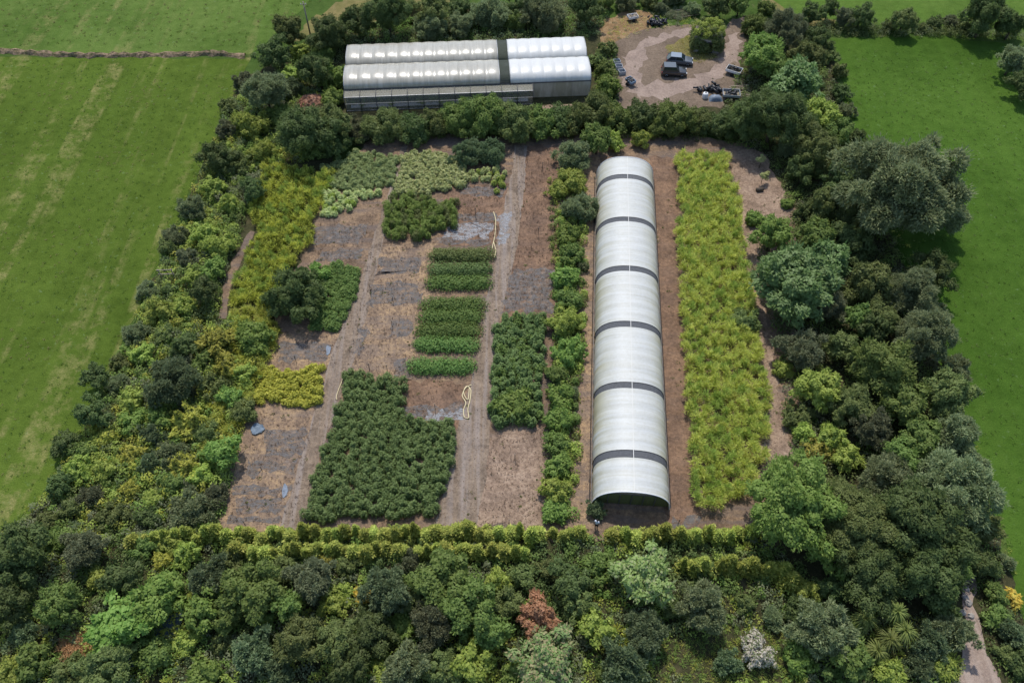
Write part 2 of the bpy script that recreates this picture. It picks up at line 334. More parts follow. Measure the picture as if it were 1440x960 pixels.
zone('narrow_trail', [(352, 325), (359, 327), (342, 360), (324, 405), (319, 447), (308, 447), (313, 405), (332, 358)], .05, M_soil, 0.1)
zone('bare_gap', [(745, 150), (830, 146), (832, 165), (750, 168)], .047, M_soil_pink, 0.2, 0.6)
# dry stalks, dead leaves and weeds lying on the bare beds
LIT = foliage_mat('litter', (.13, .085, .055), (.40, .29, .18), trans=0.1)
C = np.concatenate([fill(rng, poly([(306, 752), (345, 575), (440, 320), (560, 215), (830, 215), (1075, 215), (1110, 290), (1120, 640), (1075, 745)]), 0.34, 0.5), ])
keep = rng.random(len(C)) < 0.8; C = C[keep]; C[:, 2] = .075
n = len(C); Nn = rng.normal(0, .35, (n, 3)) + np.array([0, 0, 1])
o = link('dry_plant_litter', leaf_mesh('dry_plant_litter', [(leaf_data(rng, C, Nn, rng.uniform(.08, .34, n), rng.uniform(.02, .09, n)), 0)], [LIT], rng))
tag(o, 'dead leaves and dry stalks strewn over the bare nursery soil', 'plant litter', kind='stuff')
# dead stubble standing in rows across the emptied beds, and small weeds
def rows_in(P, row, gap, ang):
    P = poly(P); A = np.array(P); c = A.mean(0); u = np.arange(-30, 30, gap); v = np.arange(-30, 30, row); X, Y = np.meshgrid(u, v); X = X.ravel() + rng.normal(0, .15, X.size); Y = Y.ravel() + rng.normal(0, .13, Y.size)
    x = c[0] + X * math.cos(ang) - Y * math.sin(ang); y = c[1] + X * math.sin(ang) + Y * math.cos(ang); m = in_poly(P, x, y) & (rng.random(len(x)) < .42 + .3 * np.sin(x * .7) * np.sin(y * .9)); return np.stack([x[m], y[m], np.full(m.sum(), .05)], 1)
BEDS = [[(520, 345), (615, 340), (600, 430), (580, 530), (480, 530), (512, 400)], [(385, 472), (480, 474), (470, 512), (380, 512)], [(365, 580), (445, 580), (412, 740), (312, 745)], [(570, 538), (652, 538), (648, 590), (562, 588)], [(630, 264), (712, 262), (698, 340), (625, 340)], [(448, 310), (532, 300), (505, 370), (440, 372)],
        [(730, 225), (780, 225), (784, 435), (708, 435)], [(692, 612), (765, 605), (762, 738), (672, 738)]]
STB = foliage_mat('stubble', (.06, .042, .032), (.22, .15, .09), trans=.05); WEED = foliage_mat('weed', (.07, .09, .025), (.17, .18, .05), trans=.2)
C = np.concatenate([rows_in(b, .8, .22, .02) for b in BEDS]); V = clumps(rng, C, .10, .28, 5, .34, .035, 'blade', 0, .8)
o = link('dry_stubble', leaf_mesh('dry_stubble', [(V, 0)], [STB], rng)); tag(o, 'short dead stubble in faint rows across the emptied beds', 'stubble', kind='stuff')
C = np.concatenate([fill(rng, poly([(306, 752), (345, 575), (440, 320), (560, 215), (830, 215), (1075, 215), (1110, 290), (1120, 640), (1075, 745)]), 1.3, .5), fill(rng, poly([(870, 150), (862, 100), (880, 55), (985, 36), (1045, 30), (1050, 120), (1010, 150)]), 2.4, .5)])
nz = np.sin(C[:, 0] * .9) * np.sin(C[:, 1] * .55 + 1); C = C[nz + rng.normal(0, .5, len(C)) > .75]
o = link('low_weeds', leaf_mesh('low_weeds', [(clumps(rng, C, rng.uniform(.1, .4, len(C)), .14, 26, .14, .07), 0)], [WEED], rng)); tag(o, 'small green weeds sprouting here and there on the bare soil', 'weeds', kind='stuff')
# low earth bank between the two left-hand fields
mb = MB(); pts = [G(x, y) for x, y in ((-700, 66), (-200, 69), (0, 72), (60, 76), (120, 79), (200, 78), (262, 77), (300, 76), (352, 80))]
k = NT('bank_earth'); v = k.coord(); f = k.noise(v, 1.6, 6, 0.7); k.bump(f, 0.8, 0.3)
M_bank = k.fin(k.ramp(f, [(0.36, (.06, .075, .022)), (0.5, (.19, .14, .085)), (0.66, (.36, .25, .17))]), 0.9, 0.1)
fine = []
for a, b in zip(pts[:-1], pts[1:]):
    k_ = max(2, int((b - a).length / 0.9)); fine += [a.lerp(b, i / k_) for i in range(k_)]
rows = []
for p in fine:
    wv = rng.uniform(.45, 1.0); hh = rng.uniform(.25, .75)
    rows.append([p + Vector((0, -wv, 0.0)), p + Vector((rng.normal(0, .15), -wv * .5, hh * .7)), p + Vector((0, rng.normal(0, .15), hh)), p + Vector((0, wv * .5, hh * .7)), p + Vector((0, wv, 0))])
mb.add([q for r in rows for q in r], [(i * 5 + j, (i + 1) * 5 + j, (i + 1) * 5 + j + 1, i * 5 + j + 1) for i in range(len(rows) - 1) for j in range(4)])
tag(mb.obj('earth_bank', M_bank), 'low bare earth bank dividing the two grass fields', 'earth bank')
# ================================================================== vegetation
V3 = np.array
_fm = foliage_mat
def foliage_mat(name, a, b, c=None, camt=0.0, **kw):
    return _fm(name, tuple(min(.72, x * m_) for x, m_ in zip(a, (2.95, 3.05, 3.2))), tuple(min(.72, x * m_) for x, m_ in zip(b, (2.5, 2.55, 2.85))), c, camt, **kw)
foliage_mat('dark', (.030, .042, .012), (.066, .084, .026))
foliage_mat('mid', (.044, .064, .014), (.100, .125, .032))
foliage_mat('olive', (.050, .062, .018), (.100, .114, .036))
foliage_mat('grey', (.066, .080, .034), (.148, .162, .076))
foliage_mat('blue', (.046, .062, .026), (.105, .128, .060))
foliage_mat('lime', (.080, .105, .018), (.185, .21, .045), hue=.484)
foliage_mat('gold', (.115, .115, .018), (.245, .23, .045), (.09, .11, .03), 0.18, hue=.482)
foliage_mat('bright', (.054, .082, .016), (.12, .155, .036))
foliage_mat('brown', (.056, .062, .030), (.108, .112, .056))
foliage_mat('rust', (.14, .072, .035), (.27, .145, .075), (.16, .15, .07), 0.05, hue=.492)
foliage_mat('cream', (.06, .085, .025), (.13, .15, .055), (.38, .31, .18), 0.24, scale=2.0, hue=.49)
foliage_mat('white', (0.063, 0.081, 0.027), (0.149, 0.158, 0.074), (.72, .66, .55), 0.33, scale=2.0, hue=.49)
foliage_mat('pale', (.09, .13, .035), (.20, .26, .09), (.45, .48, .26), 0.16, scale=2.0)
foliage_mat('broad', (.052, .088, .016), (.122, .165, .036))
foliage_mat('glossy', (.044, .076, .020), (.110, .160, .052), spec=0.35)
foliage_mat('orange', (.20, .12, .02), (.42, .24, .05))
foliage_mat('palm', (.05, .062, .014), (.13, .145, .04))
foliage_mat('straw', (.20, .15, .06), (.36, .28, .13))
foliage_mat('variegated', (0.108, 0.131, 0.041), (0.279, 0.307, 0.121), (.45, .44, .18), 0.1, scale=1.2)
foliage_mat('sage', (.080, .098, .036), (.160, .185, .070), (.19, .21, .07), 0.08, hue=.484)
foliage_mat('laurel', (.042, .062, .018), (.100, .132, .042), spec=0.2, hue=.484)
foliage_mat('hedgegreen', (.042, .072, .018), (.105, .142, .036), hue=.486)
foliage_mat('meadow', (0.126, 0.144, 0.025), (0.312, 0.293, 0.070), (.36, .29, .09), 0.06, scale=0.25, trans=.5, hue=.48)
foliage_mat('goldplume', (.17, .17, .026), (.36, .335, .06), (.15, .175, .03), 0.22, scale=0.35, trans=.5, hue=.484)
foliage_mat('conifer', (0.072, 0.095, 0.018), (0.265, 0.265, 0.058), trans=.38, hue=.484)
FOLIAGE_ROUGH = {'grey', 'blue', 'brown'}
k = NT('bark'); v = k.coord((1, 1, .25)); f = k.noise(v, 9, 6, 0.7); k.bump(f, .8, .05); M_bark = k.fin(k.ramp(f, [(.3, (.045, .035, .026)), (.7, (.14, .115, .09))]), .9, .1)
# ---- crowns. class radius -> (lobes, leaves); shape: tree / bush
CLS = [0.7, 1.1, 1.6, 2.3, 3.2, 4.4, 6.0, 8.0]
LEAF = dict(dark=(.26, .17), mid=(.30, .2), olive=(.24, .14), grey=(.30, .09), blue=(.30, .11), lime=(.34, .2), gold=(.36, .2), bright=(.34, .22), brown=(.22, .1), rust=(.30, .14), cream=(.30, .2),
            white=(.26, .18), pale=(.34, .24), broad=(.42, .28), glossy=(.50, .27), orange=(.3, .2))
_crown = {}
def crown_mesh(kind, ci, var, tree):
    key = (kind, ci, var, tree)
    if key in _crown: return _crown[key]
    R = CLS[ci]; rg = np.random.default_rng(hash((sorted(LEAF).index(kind), ci, var, tree)) % (2 ** 31))
    Hc = R * (0.95 if tree else 0.85) * rg.uniform(.9, 1.1); zc = (R * 0.42 + Hc * .78) if tree else Hc * .55
    nl = int(12 + 9 * R ** 1.15); d = rdir(rg, nl, -0.35 if tree else -0.15)
    lr = R * rg.uniform(.17, .36, nl) * (1.25 if R < 1.3 else 1.0) * (1.0 if R < 4 else .85)
    lump = 1.0 + 0.27 * np.sin(3 * np.arctan2(d[:, 1], d[:, 0]) + rg.uniform(0, 6)) * (1 - np.abs(d[:, 2])) + rg.normal(0, .17, nl)
    ctr = d * (np.array([R, R, Hc]) - lr[:, None] * .8) * (lump * rg.uniform(.8, 1.04, nl))[:, None]
    ctr = np.concatenate([ctr, rdir(rg, max(4, nl // 4)) * V3([R, R, Hc]) * rg.uniform(.1, .5, (max(4, nl // 4), 1))]); lr = np.concatenate([lr, R * rg.uniform(.3, .42, max(4, nl // 4))])
    ln, wd = LEAF[kind]; sc = 1.0 if R > 1.3 else .8
    if kind in ('broad', 'glossy') and R < 2: sc *= .8
    ln *= sc; wd *= sc; area = ln * wd * .5
    cnt = np.maximum(14, (4 * PI * lr ** 2 * 1.25 / area * .62)).astype(int); tot = cnt.sum()
    if tot > 80000: f_ = (tot / 80000) ** .5; ln *= f_; wd *= f_; cnt = np.maximum(14, cnt * 80000 // tot)
    i = np.repeat(np.arange(len(lr)), cnt); n = len(i)
    dd = rdir(rg, n) + norm(ctr[i] + 1e-6) * .55 + V3([0, 0, .25]); dd = norm(dd)
    shell = rg.uniform(.6, 1.05, n) ** .7
    wob = 1 + .18 * np.sin(5 * dd[:, 0] + i) * np.sin(5 * dd[:, 1] + 2 * i)
    P = ctr[i] + dd * (lr[i] * shell * wob)[:, None]; P[:, 2] += zc
    P[:, 2] = np.maximum(P[:, 2], .05)
    if kind in ('grey', 'blue', 'brown', 'olive'):
        T = norm(dd + rg.normal(0, .35, dd.shape) + V3([0, 0, .2])); V = leaf_data(rg, P, dd * .7 + V3([0, 0, .5]) + rg.normal(0, .45, dd.shape), ln, wd * 1.35, None if kind == 'olive' else T)
    elif kind in ('broad', 'glossy'): V = leaf_data(rg, P, dd * .6 + V3([0, 0, .8]) + rg.normal(0, .22, dd.shape), ln, wd)
    else: V = leaf_data(rg, P, dd + rg.normal(0, .30, dd.shape) + V3([0, 0, .5]), ln, wd)
    # stray sprays that break the outline
    m = max(30, int(n * (.03 if kind in FOLIAGE_ROUGH else .08))); j = rg.integers(0, nl, m); dj = norm(d[j] + rg.normal(0, .3, (m, 3)) + V3([0, 0, .15])); Q = ctr[j] + dj * (lr[j] * rg.uniform(1.0, 1.5, m))[:, None]; Q[:, 2] = np.maximum(Q[:, 2] + zc, .05)
    V2 = leaf_data(rg, Q, np.cross(dj, rdir(rg, m)), ln * 1.1, wd * .8, dj)
    me = leaf_mesh('crown_' + kind, [(V, 0), (V2, 0)], [FOLM[kind]], rg); _crown[key] = (me, zc, Hc); return _crown[key]
_trunk = {}
def trunk_mesh(ci, var):
    if (ci, var) in _trunk: return _trunk[(ci, var)]
    R = CLS[ci]; rg = random.Random(ci * 7 + var); mb = MB(); h = R * .9
    top = Vector((rg.uniform(-.1, .1) * R, rg.uniform(-.1, .1) * R, h)); mb.tube([(0, 0, -.05), (rg.uniform(-.05, .05) * R, 0, h * .5), top], .055 * R + .05, 8, .035 * R + .03)
    for k in range(6):
        a = k * PI / 3 + rg.uniform(-.3, .3); q = top.lerp(Vector((0, 0, h * .5)), rg.uniform(0, .6)); e = q + Vector((math.cos(a) * R * .6, math.sin(a) * R * .6, R * rg.uniform(.35, .7)))
        mb.tube([q, q.lerp(e, .5) + Vector((0, 0, -.06 * R)), e], .028 * R + .015, 5, .008 * R + .008)
    _trunk[(ci, var)] = mb.mesh('trunk', M_bark, True); return _trunk[(ci, var)]
NAMES = dict(tree='tree', bush='bush')
_rv = random.Random(11)
ALL = []
def plant(x, y, r, kind, label, tree=None, group=None, cat=None, name=None, hz=1.0):
    """one tree or shrub whose crown the photo shows at pixel x, y with radius r pixels"""
    if tree is None: tree = r >= 24
    R = r / S(x, y, 1.5); 
    for _ in range(3):
        zc = R * 1.18 if tree else R * .5
        R = r / S(x, y, zc)
    ci = min(range(len(CLS)), key=lambda i: abs(math.log(CLS[i] / R))); var = _rv.randrange(2)
    me, zc0, Hc = crown_mesh(kind, ci, var, tree); sc = R / CLS[ci]; p = G(x, y, zc0 * sc); p.z = 0
    rz = _rv.uniform(0, 2 * PI); s3 = (sc * _rv.uniform(1.0, 1.12), sc * _rv.uniform(.96, 1.08), sc * _rv.uniform(.92, 1.1) * hz)
    nm = name or ('tree' if tree else 'shrub'); cat = cat or nm
    if tree:
        t = thing(nm, label, cat, p, rz, group); t.scale = s3
        link('crown', me, t); link('trunk', trunk_mesh(ci, var), t)
    else:
        t = link(nm, me); t.location = p; t.rotation_euler = (0, 0, rz); t.scale = s3; tag(t, label, cat, group)
    ALL.append((label, t)); return t
LOOK = dict(dark=('dark green', 'dense'), mid=('mid green', 'leafy'), olive=('olive green', 'twiggy'), grey=('grey green', 'fine leaved'), blue=('bluish green', 'fine leaved'), lime=('yellow green', 'leafy'),
            gold=('golden yellow', 'leafy'), bright=('bright green', 'leafy'), brown=('brownish', 'twiggy'), broad=('light green', 'broad leaved'), glossy=('glossy green', 'large leaved'), orange=('orange', 'autumn tinted'))
def P_(rows, where, group=None):
    """rows: x y r kind [t|b] 'place'; the label is written as size + look + place + where"""
    for line in rows.strip().split('\n'):
        a = line.split(None, 5); x, y, r = float(a[0]), float(a[1]), float(a[2]); kind = a[3]; tr = a[4] == 't'; place = a[5].strip()
        size = 'small' if r < 15 else ('big' if r >= 34 else ('medium' if r < 24 else 'large'))
        lab = f"{size} {LOOK[kind][0]} {LOOK[kind][1]} {'tree' if tr else 'shrub'} {place}{(' ' + where) if where else ''}"
        plant(x, y, r, kind, lab, tr, group)

foliage_mat('limecrop', (.12, .125, .016), (.26, .25, .04), hue=.482)
foliage_mat('pasture', (.042, .064, .010), (.066, .088, .017)); foliage_mat('pale_pasture', (.055, .072, .018), (.10, .11, .034)); foliage_mat('dry_pasture', (.085, .078, .028), (.15, .125, .05))
# ---- the trees and shrubs one by one (pixel, pixel, radius, kind, tree/bush [, own label])
MARKS = [(175, 76, 'the earth bank'), (437, 30, 'the utility pole'), (440, 148, 'the red soil heap'), (500, 100, "the twin greenhouse's left end"), (650, 65, 'the twin greenhouse'), (780, 60, "the greenhouse's white section"),
  (952, 97, 'the parked cars'), (992, 55, 'the ivy covered hut'), (882, 115, 'the blue trailer'), (1015, 132, 'the scrap heap'), (925, 32, 'the black pot pile'), (600, 245, 'the variegated crop block'), (510, 240, 'the sage green block'),
  (880, 225, "the long tunnel's far end"), (420, 300, 'the golden plume strip'), (417, 420, 'the round dark bush'), (465, 410, 'the low green bed'), (405, 545, 'the lime crop bed'), (238, 382, 'the wooden frame'),
  (330, 390, 'the narrow bare trail'), (245, 535, 'the bluish mound tree'), (363, 605, 'the blue plastic sheet'), (360, 715, 'the dark fabric strips'), (520, 640, 'the big dark block'), (130, 480, 'the left field edge'), (330, 160, "the left field's far corner"), (55, 720, "the left field's near corner"),
  (260, 755, "the hedge's left end"), (560, 752, 'the golden conifer hedge'), (840, 735, 'the person'), (885, 700, "the tunnel's open end"), (800, 480, "the tunnel's left side"), (1010, 480, 'the feathery meadow'), (1040, 690, "the meadow's near end"),
  (1073, 230, 'the pale sapling'), (1120, 400, 'the glossy broadleaf tree'), (1265, 275, 'the huge grey tree'), (1095, 520, 'the bare soil strip'), (1150, 555, 'the lime willow'), (1340, 600, 'the right field edge'), (1170, 110, "the right field's far corner"), (1320, 30, 'the far boundary hedge'),
  (1130, 715, 'the spreading bright tree'), (1365, 840, 'the stones'), (1380, 930, 'the gravel lane'), (1245, 880, 'the palms'), (1063, 917, 'the white flowering shrub'), (908, 813, 'the pale variegated tree'), (760, 866, 'the rust red tree'), (765, 930, 'the cream flowered shrub'),
  (505, 845, 'the orange shrub'), (543, 830, 'the bluish round tree'), (190, 868, 'the broad leaved canopy'), (220, 900, 'the grey water'), (105, 905, 'the red bracken'), (27, 783, 'the dark corner tree'), (1100, 800, "the second hedge's right end"), (620, 10, 'the top field strip')]
ROWS = '''
385 75 21 dark t
408 47 20 olive t
424 78 14 lime b
441 101 23 dark t
462 48 25 dark t
345 117 15 brown b
374 133 27 grey t
405 128 18 blue b
320 150 13 olive b
352 180 25 lime b
322 183 17 brown b
305 220 23 dark t
370 216 20 lime b
336 232 17 olive b
355 268 17 dark t
300 265 18 lime b
273 296 20 grey b
322 290 16 lime b
285 330 20 lime b
395 165 20 mid b
428 185 36 dark t
462 175 26 olive t
470 205 22 dark b
440 212 17 mid b
465 110 20 bright b
455 80 18 mid b
470 140 16 bright b
408 108 16 lime b
247 335 18 grey b
262 362 16 brown b
306 350 21 lime b
303 380 18 bright b
236 350 14 olive b
288 412 19 dark t
262 432 15 lime b
207 408 15 grey b
240 410 12 dark b
272 392 15 lime b
227 440 20 lime b
190 470 17 grey b
203 502 18 lime b
236 472 16 olive b
262 488 20 dark b
245 537 31 blue t the bluish fine leaved mound tree amid the left thicket shrubs
308 485 26 gold b
360 475 27 bright b
322 522 20 gold b
300 545 20 olive b
290 510 18 mid b
135 530 18 dark t
165 540 15 grey b
168 512 13 olive b
130 582 22 dark t
190 563 20 lime b
217 556 13 brown b
186 592 18 bright b
225 590 19 bright b
268 592 24 gold b
215 612 17 blue b
292 610 18 olive b
322 562 18 bright b
345 530 18 lime b
342 580 20 olive b
315 637 22 bright t
92 622 17 dark t
117 637 17 mid b
150 615 14 gold b
185 640 17 gold b
240 640 20 grey b
212 655 16 blue b
260 655 20 gold b
85 682 15 dark t
112 662 20 lime b
152 662 19 lime b
182 690 15 gold b
215 706 16 lime b
243 682 19 mid b
285 668 18 lime b
303 700 16 brown b
270 718 26 grey b
210 728 16 dark b
160 722 19 olive b
130 700 17 brown b
100 715 14 olive b
65 735 16 olive b
80 760 18 mid b
118 770 29 brown t
27 783 39 dark t dark green dense tree filling the left corner below the field
8 850 30 dark t
83 850 30 mid t
38 890 17 blue b
50 928 27 mid b
176 815 27 dark t
140 815 16 lime b
200 768 19 mid b
244 762 18 lime b
230 792 15 gold b
262 780 20 lime b
165 880 38 broad t light green broad leaved tree spreading left of the grey water
218 848 32 broad t light green broad leaved tree crown above the grey water
238 826 20 broad t small light green broad leaved tree at the top of the canopy
292 815 27 blue t
325 790 18 olive b
358 828 37 mid t
405 855 24 mid t
440 812 30 brown t
402 800 20 olive b
283 857 26 bright t
262 902 18 lime b
318 868 22 mid t
352 915 28 blue t
315 905 15 olive b
218 922 26 mid b
150 942 34 olive t
100 945 20 olive b
290 950 24 bright b
425 900 32 olive t
390 945 25 blue b
470 850 20 lime b
475 905 30 olive t
20 945 20 lime b
543 830 33 blue t bluish round fine leaved tree beside the small orange shrub
508 838 12 orange b small orange autumn tinted shrub beside the bluish round tree
482 832 13 lime b
490 800 15 olive b
460 790 14 gold b
575 790 15 brown b
623 820 37 mid t
590 845 20 olive t
662 860 36 mid t
612 875 30 brown t
522 890 30 dark t large dark green tree in front of the orange and bluish pair, lower left
565 885 20 bright b
495 940 26 dark t large dark green tree at the bottom edge below the orange shrub
575 935 28 grey t
545 940 18 lime b
620 940 24 olive t
697 822 21 lime b
735 812 19 olive b
715 850 20 olive t
690 892 27 mid t
800 818 26 dark t
770 800 16 olive b
843 800 22 mid b
812 850 22 olive t
760 868 29 rust t rust red dying tree standing among green trees near the front
908 813 37 pale t pale variegated round tree standing just below the second hedge row
838 885 22 lime t
770 928 40 cream t large shrub covered in cream tan flower clusters at the front
730 945 24 bright b
662 932 29 lime t
908 890 30 blue t
877 933 30 blue t
945 855 16 dark b
850 945 15 mid b
985 853 31 grey t
1085 868 16 grey b
1045 850 14 olive b
1157 888 40 grey t
1118 860 18 dark b
1063 917 23 white b white flowering shrub standing alone in rough grass at the front
1022 930 17 blue b
1195 930 30 mid t
1120 930 22 bright b
1308 905 23 blue t
1342 890 26 grey t
1290 938 22 blue b
1325 935 20 lime b
1250 945 20 lime b
1325 860 18 dark b
1116 706 62 bright t spreading bright green tree at the near end of the meadow
1205 742 56 olive t
1287 738 52 dark t
1250 675 36 grey t
1345 695 52 grey t
1378 742 24 olive t
1302 805 46 dark t
1225 805 44 dark t
1335 785 32 mid t
1165 775 28 bright t
1130 830 18 lime b
1170 830 20 dark b
1375 790 20 dark t
1398 835 16 mid b
1402 868 19 mid b
1425 842 12 orange b
1420 893 19 blue b
1436 935 20 dark b
1415 920 14 olive b
1390 800 16 olive b
1415 790 12 grey b
1118 398 48 glossy t glossy large leaved tree overhanging the feathery meadow's edge
1165 368 28 glossy t
1085 332 25 bright t
1060 310 12 bright b
1167 432 24 brown t
1223 402 30 olive t
1235 445 24 olive t
1195 345 26 dark t
1283 413 32 grey t
1298 478 34 grey t
1340 520 22 grey b
1130 490 30 brown t
1185 490 22 olive t
1238 515 40 mid t
1205 450 20 mid t
1152 548 28 lime t tall lime willow beside the bare soil strip
1120 585 18 olive b
1270 565 34 mid t
1330 555 32 olive t
1195 572 28 olive t
1165 618 22 lime b
1148 640 20 gold b
1225 608 27 brown t
1290 618 30 mid t
1343 612 30 grey t
1100 520 13 lime b
1048 452 21 olive b
1262 645 28 mid t
1190 642 22 lime b
1365 655 22 grey b
1130 610 16 lime b
1225 465 22 dark t
1310 385 28 dark t
1318 440 16 grey b
1265 268 76 grey t huge grey green round tree rising beside the right field
1325 300 30 grey t
1205 300 30 dark t
1190 258 28 dark t
1150 215 30 olive t
1205 195 13 dark b
1150 168 24 lime t
1090 165 40 dark t
1050 172 28 dark t
1110 150 20 mid t
1120 118 34 glossy t
1070 78 28 bright t
1103 45 24 brown t
1090 95 22 mid t
1135 85 22 olive t
1062 38 18 mid b
1150 58 19 dark t
1165 82 14 olive b
1180 102 11 olive b
1182 132 13 dark b
1190 158 13 grey b
1175 190 20 mid t
1130 240 20 dark t
1112 210 17 grey b
1165 290 24 olive t
1140 300 18 dark b
1150 335 24 mid t
1107 288 9 bright b
1141 22 15 dark t
1165 14 13 dark t
1186 24 13 brown t
1212 22 16 dark t
1271 30 17 olive t
1314 33 10 dark b
1338 31 10 brown b
1385 25 27 dark t
1424 36 19 dark t
1425 85 22 grey t
1446 118 22 dark t
1250 38 9 dark b
1360 36 12 olive b
1295 40 8 olive b
1008 5 18 dark t
1040 8 14 mid t
880 4 16 grey b
915 2 14 olive b
950 -2 17 grey b
975 14 11 grey b
1078 14 13 mid b
930 12 9 brown b
545 20 28 dark t
502 30 22 dark t
470 58 18 dark b
610 18 22 olive t
648 14 18 dark b
690 24 28 grey b
735 8 18 dark t
763 24 30 grey b
822 12 22 dark t
845 8 16 mid b
575 12 13 olive b
650 38 20 grey b
605 42 20 grey b
725 32 16 mid b
855 72 14 olive b
848 100 14 mid b
856 124 18 bright b
838 88 12 olive b
538 182 30 olive b
505 185 20 brown b
585 185 25 dark b
612 178 22 olive b
645 172 27 mid b
682 168 32 mid b
722 175 29 olive b
757 178 24 mid b
790 170 24 dark b
833 165 32 olive b
868 170 24 mid b
905 165 24 dark b
945 172 28 mid b
980 172 22 olive b
1012 178 24 dark b
570 175 12 olive b
840 198 22 mid t
862 203 14 lime b
903 198 14 lime b
806 222 24 grey b rounded grey green shrub heading the row left of the tunnel
803 258 21 lime b
816 298 23 grey b second rounded grey green shrub in the row left of the tunnel
785 270 12 lime b
800 332 17 bright b
803 360 18 mid b
798 392 18 bright b
802 425 18 mid b
795 458 24 lime b
800 497 23 bright b
782 528 16 mid b
790 560 20 bright b
805 553 11 grey b
788 592 20 bright b
782 625 18 mid b
786 655 19 bright b
780 690 20 lime b
778 718 17 bright b
836 716 13 blue b
820 378 8 grey b
657 218 20 blue b left bluish shrub of the pair before the tree line
690 218 21 blue b right bluish shrub of the pair before the tree line
416 420 39 dark b round dark green bush standing in the low green bed
448 385 15 bright b
725 572 24 bright b
'''
PEND = []
for line in ROWS.strip().split('\n'):
    a = line.split(None, 5); x, y, r = map(float, a[:3]); PEND.append((x, y, r, a[3], a[4] == 't', a[5] if len(a) > 5 else None))
def rel(x, y, m):
    dx, dy = x - m[0], y - m[1]
    if abs(dx) + abs(dy) < 9: return 'beside ' + m[2]
    return ('left of ' if dx < 0 else 'right of ') + m[2] if abs(dx) > abs(dy) else ('behind ' if dy < 0 else 'in front of ') + m[2]
_used = set()
for x, y, r, kd, tr, lab in PEND:
    if lab is None:
        size = 'small' if r < 15 else ('medium' if r < 24 else ('large' if r < 34 else 'big')); lk = LOOK[kd]
        near = sorted(MARKS, key=lambda m: math.hypot(m[0] - x, m[1] - y)); near = [m for m in near if math.hypot(m[0] - x, m[1] - y) > 3]
        base = f"{size} {lk[0]} {{}}{'tree' if tr else 'shrub'} "
        cands = [base.format(lk[1] + ' ') + rel(x, y, near[0])]
        for i in range(4):
            for j in range(i + 1, 5): cands.append(base.format('') + rel(x, y, near[i]) + ' and ' + rel(x, y, near[j]))
        cands += [c + ', ' + wd for c in cands[1:6] for wd in ('the nearer one', 'the further one')]
        lab = next((c for c in cands if c not in _used and len(c.split()) <= 16), cands[0])
    _used.add(lab); plant(x, y, r, kd, lab, tr)
# ---- rough growth between them: one mass per belt
def growth(name, P, kinds, sp, r, h, nleaf, label, seed, ln=.24, wd=.15, mode='leaf', frac=1.0, hole=None):
    rg = np.random.default_rng(seed); C = fill(rg, poly(P), sp, .6)
    if hole: C = C[~in_poly(poly(hole), C[:, 0], C[:, 1])]
    C = C[rg.random(len(C)) < frac]
    ph = np.sin(C[:, 0] * .45 + seed) + np.sin(C[:, 1] * .38 + 2 * seed) + rg.normal(0, .9, len(C)); q = np.argsort(np.argsort(ph)) * len(kinds) // len(C); parts = []
    for i, kd in enumerate(kinds):
        c = C[q == i].copy(); 
        if not len(c): continue
        rr = rg.uniform(*r, len(c)); hh = rg.uniform(*h, len(c)); parts.append((clumps(rg, c, rr, hh, nleaf, ln, wd, 'blade' if kd in ('straw', 'meadow', 'grey', 'pasture', 'pale_pasture', 'dry_pasture') else 'leaf'), i))
    o = link(name, leaf_mesh(name, parts, [FOLM[k] for k in kinds], rg)); return tag(o, label, 'undergrowth', kind='stuff')
growth('undergrowth', [(0, 765), (75, 690), (120, 605), (190, 460), (260, 305), (330, 140), (400, 100), (480, 160), (470, 215), (400, 230), (340, 300), (310, 440), (385, 470), (345, 560), (310, 750), (180, 770), (0, 800)],
       ['brown', 'olive', 'mid', 'lime', 'bright', 'grey', 'gold', 'lime'], .8, (.5, 1.0), (.5, 1.5), 95, 'tangle of mixed brambles and low shrubs filling the left thicket', 21, hole=[(345, 320), (364, 325), (348, 362), (330, 405), (325, 450), (302, 450), (307, 405), (326, 356)])
growth('scrub', [(328, 445), (292, 480), (268, 560), (190, 640), (150, 700), (240, 742), (306, 705), (318, 640), (345, 565), (384, 485)], ['lime', 'gold', 'lime', 'bright', 'goldplume'], 1.25, (.7, 1.2), (1.0, 2.0), 190, 'merged yellow green scrub on the inner side of the left thicket', 37, .28, .15, frac=.7)
growth("scrub", [(352, 180), (330, 240), (300, 300), (255, 400), (200, 500), (160, 590), (110, 660), (150, 700), (265, 560), (300, 440), (335, 330), (372, 240)], ['lime', 'olive', 'mid', 'bright', 'brown'], 1.35, (.7, 1.1), (.9, 1.8), 170, 'merged olive and yellow green scrub down the middle of the left thicket', 38, .26, .14, frac=.6)
growth('undergrowth', [(-30, 800), (180, 765), (310, 764), (500, 762), (740, 762), (1070, 755), (1130, 800), (1180, 860), (1340, 870), (1350, 900), (1335, 1010), (-30, 1010)],
       ['dark', 'olive', 'mid', 'lime', 'brown', 'bright', 'grey', 'meadow'], .9, (.5, 1.1), (.4, 1.3), 90, 'rough undergrowth on the floor of the woodland at the front', 22, hole=[(935, 900), (1010, 885), (1095, 875), (1125, 955), (1000, 970), (925, 955)])
growth('undergrowth', [(1020, 150), (1070, 30), (1110, 35), (1160, 80), (1195, 200), (1290, 420), (1345, 590), (1395, 730), (1430, 850), (1470, 1000), (1410, 1000), (1370, 830), (1345, 780), (1200, 760), (1070, 735), (1075, 700), (1108, 650), (1092, 480), (1060, 380), (1075, 330), (1120, 300), (1080, 215), (1020, 200)],
       ['dark', 'dark', 'olive', 'mid', 'brown', 'bright'], .95, (.5, 1.0), (.4, 1.3), 56, 'dark undergrowth beneath the belt of trees along the right field', 23)
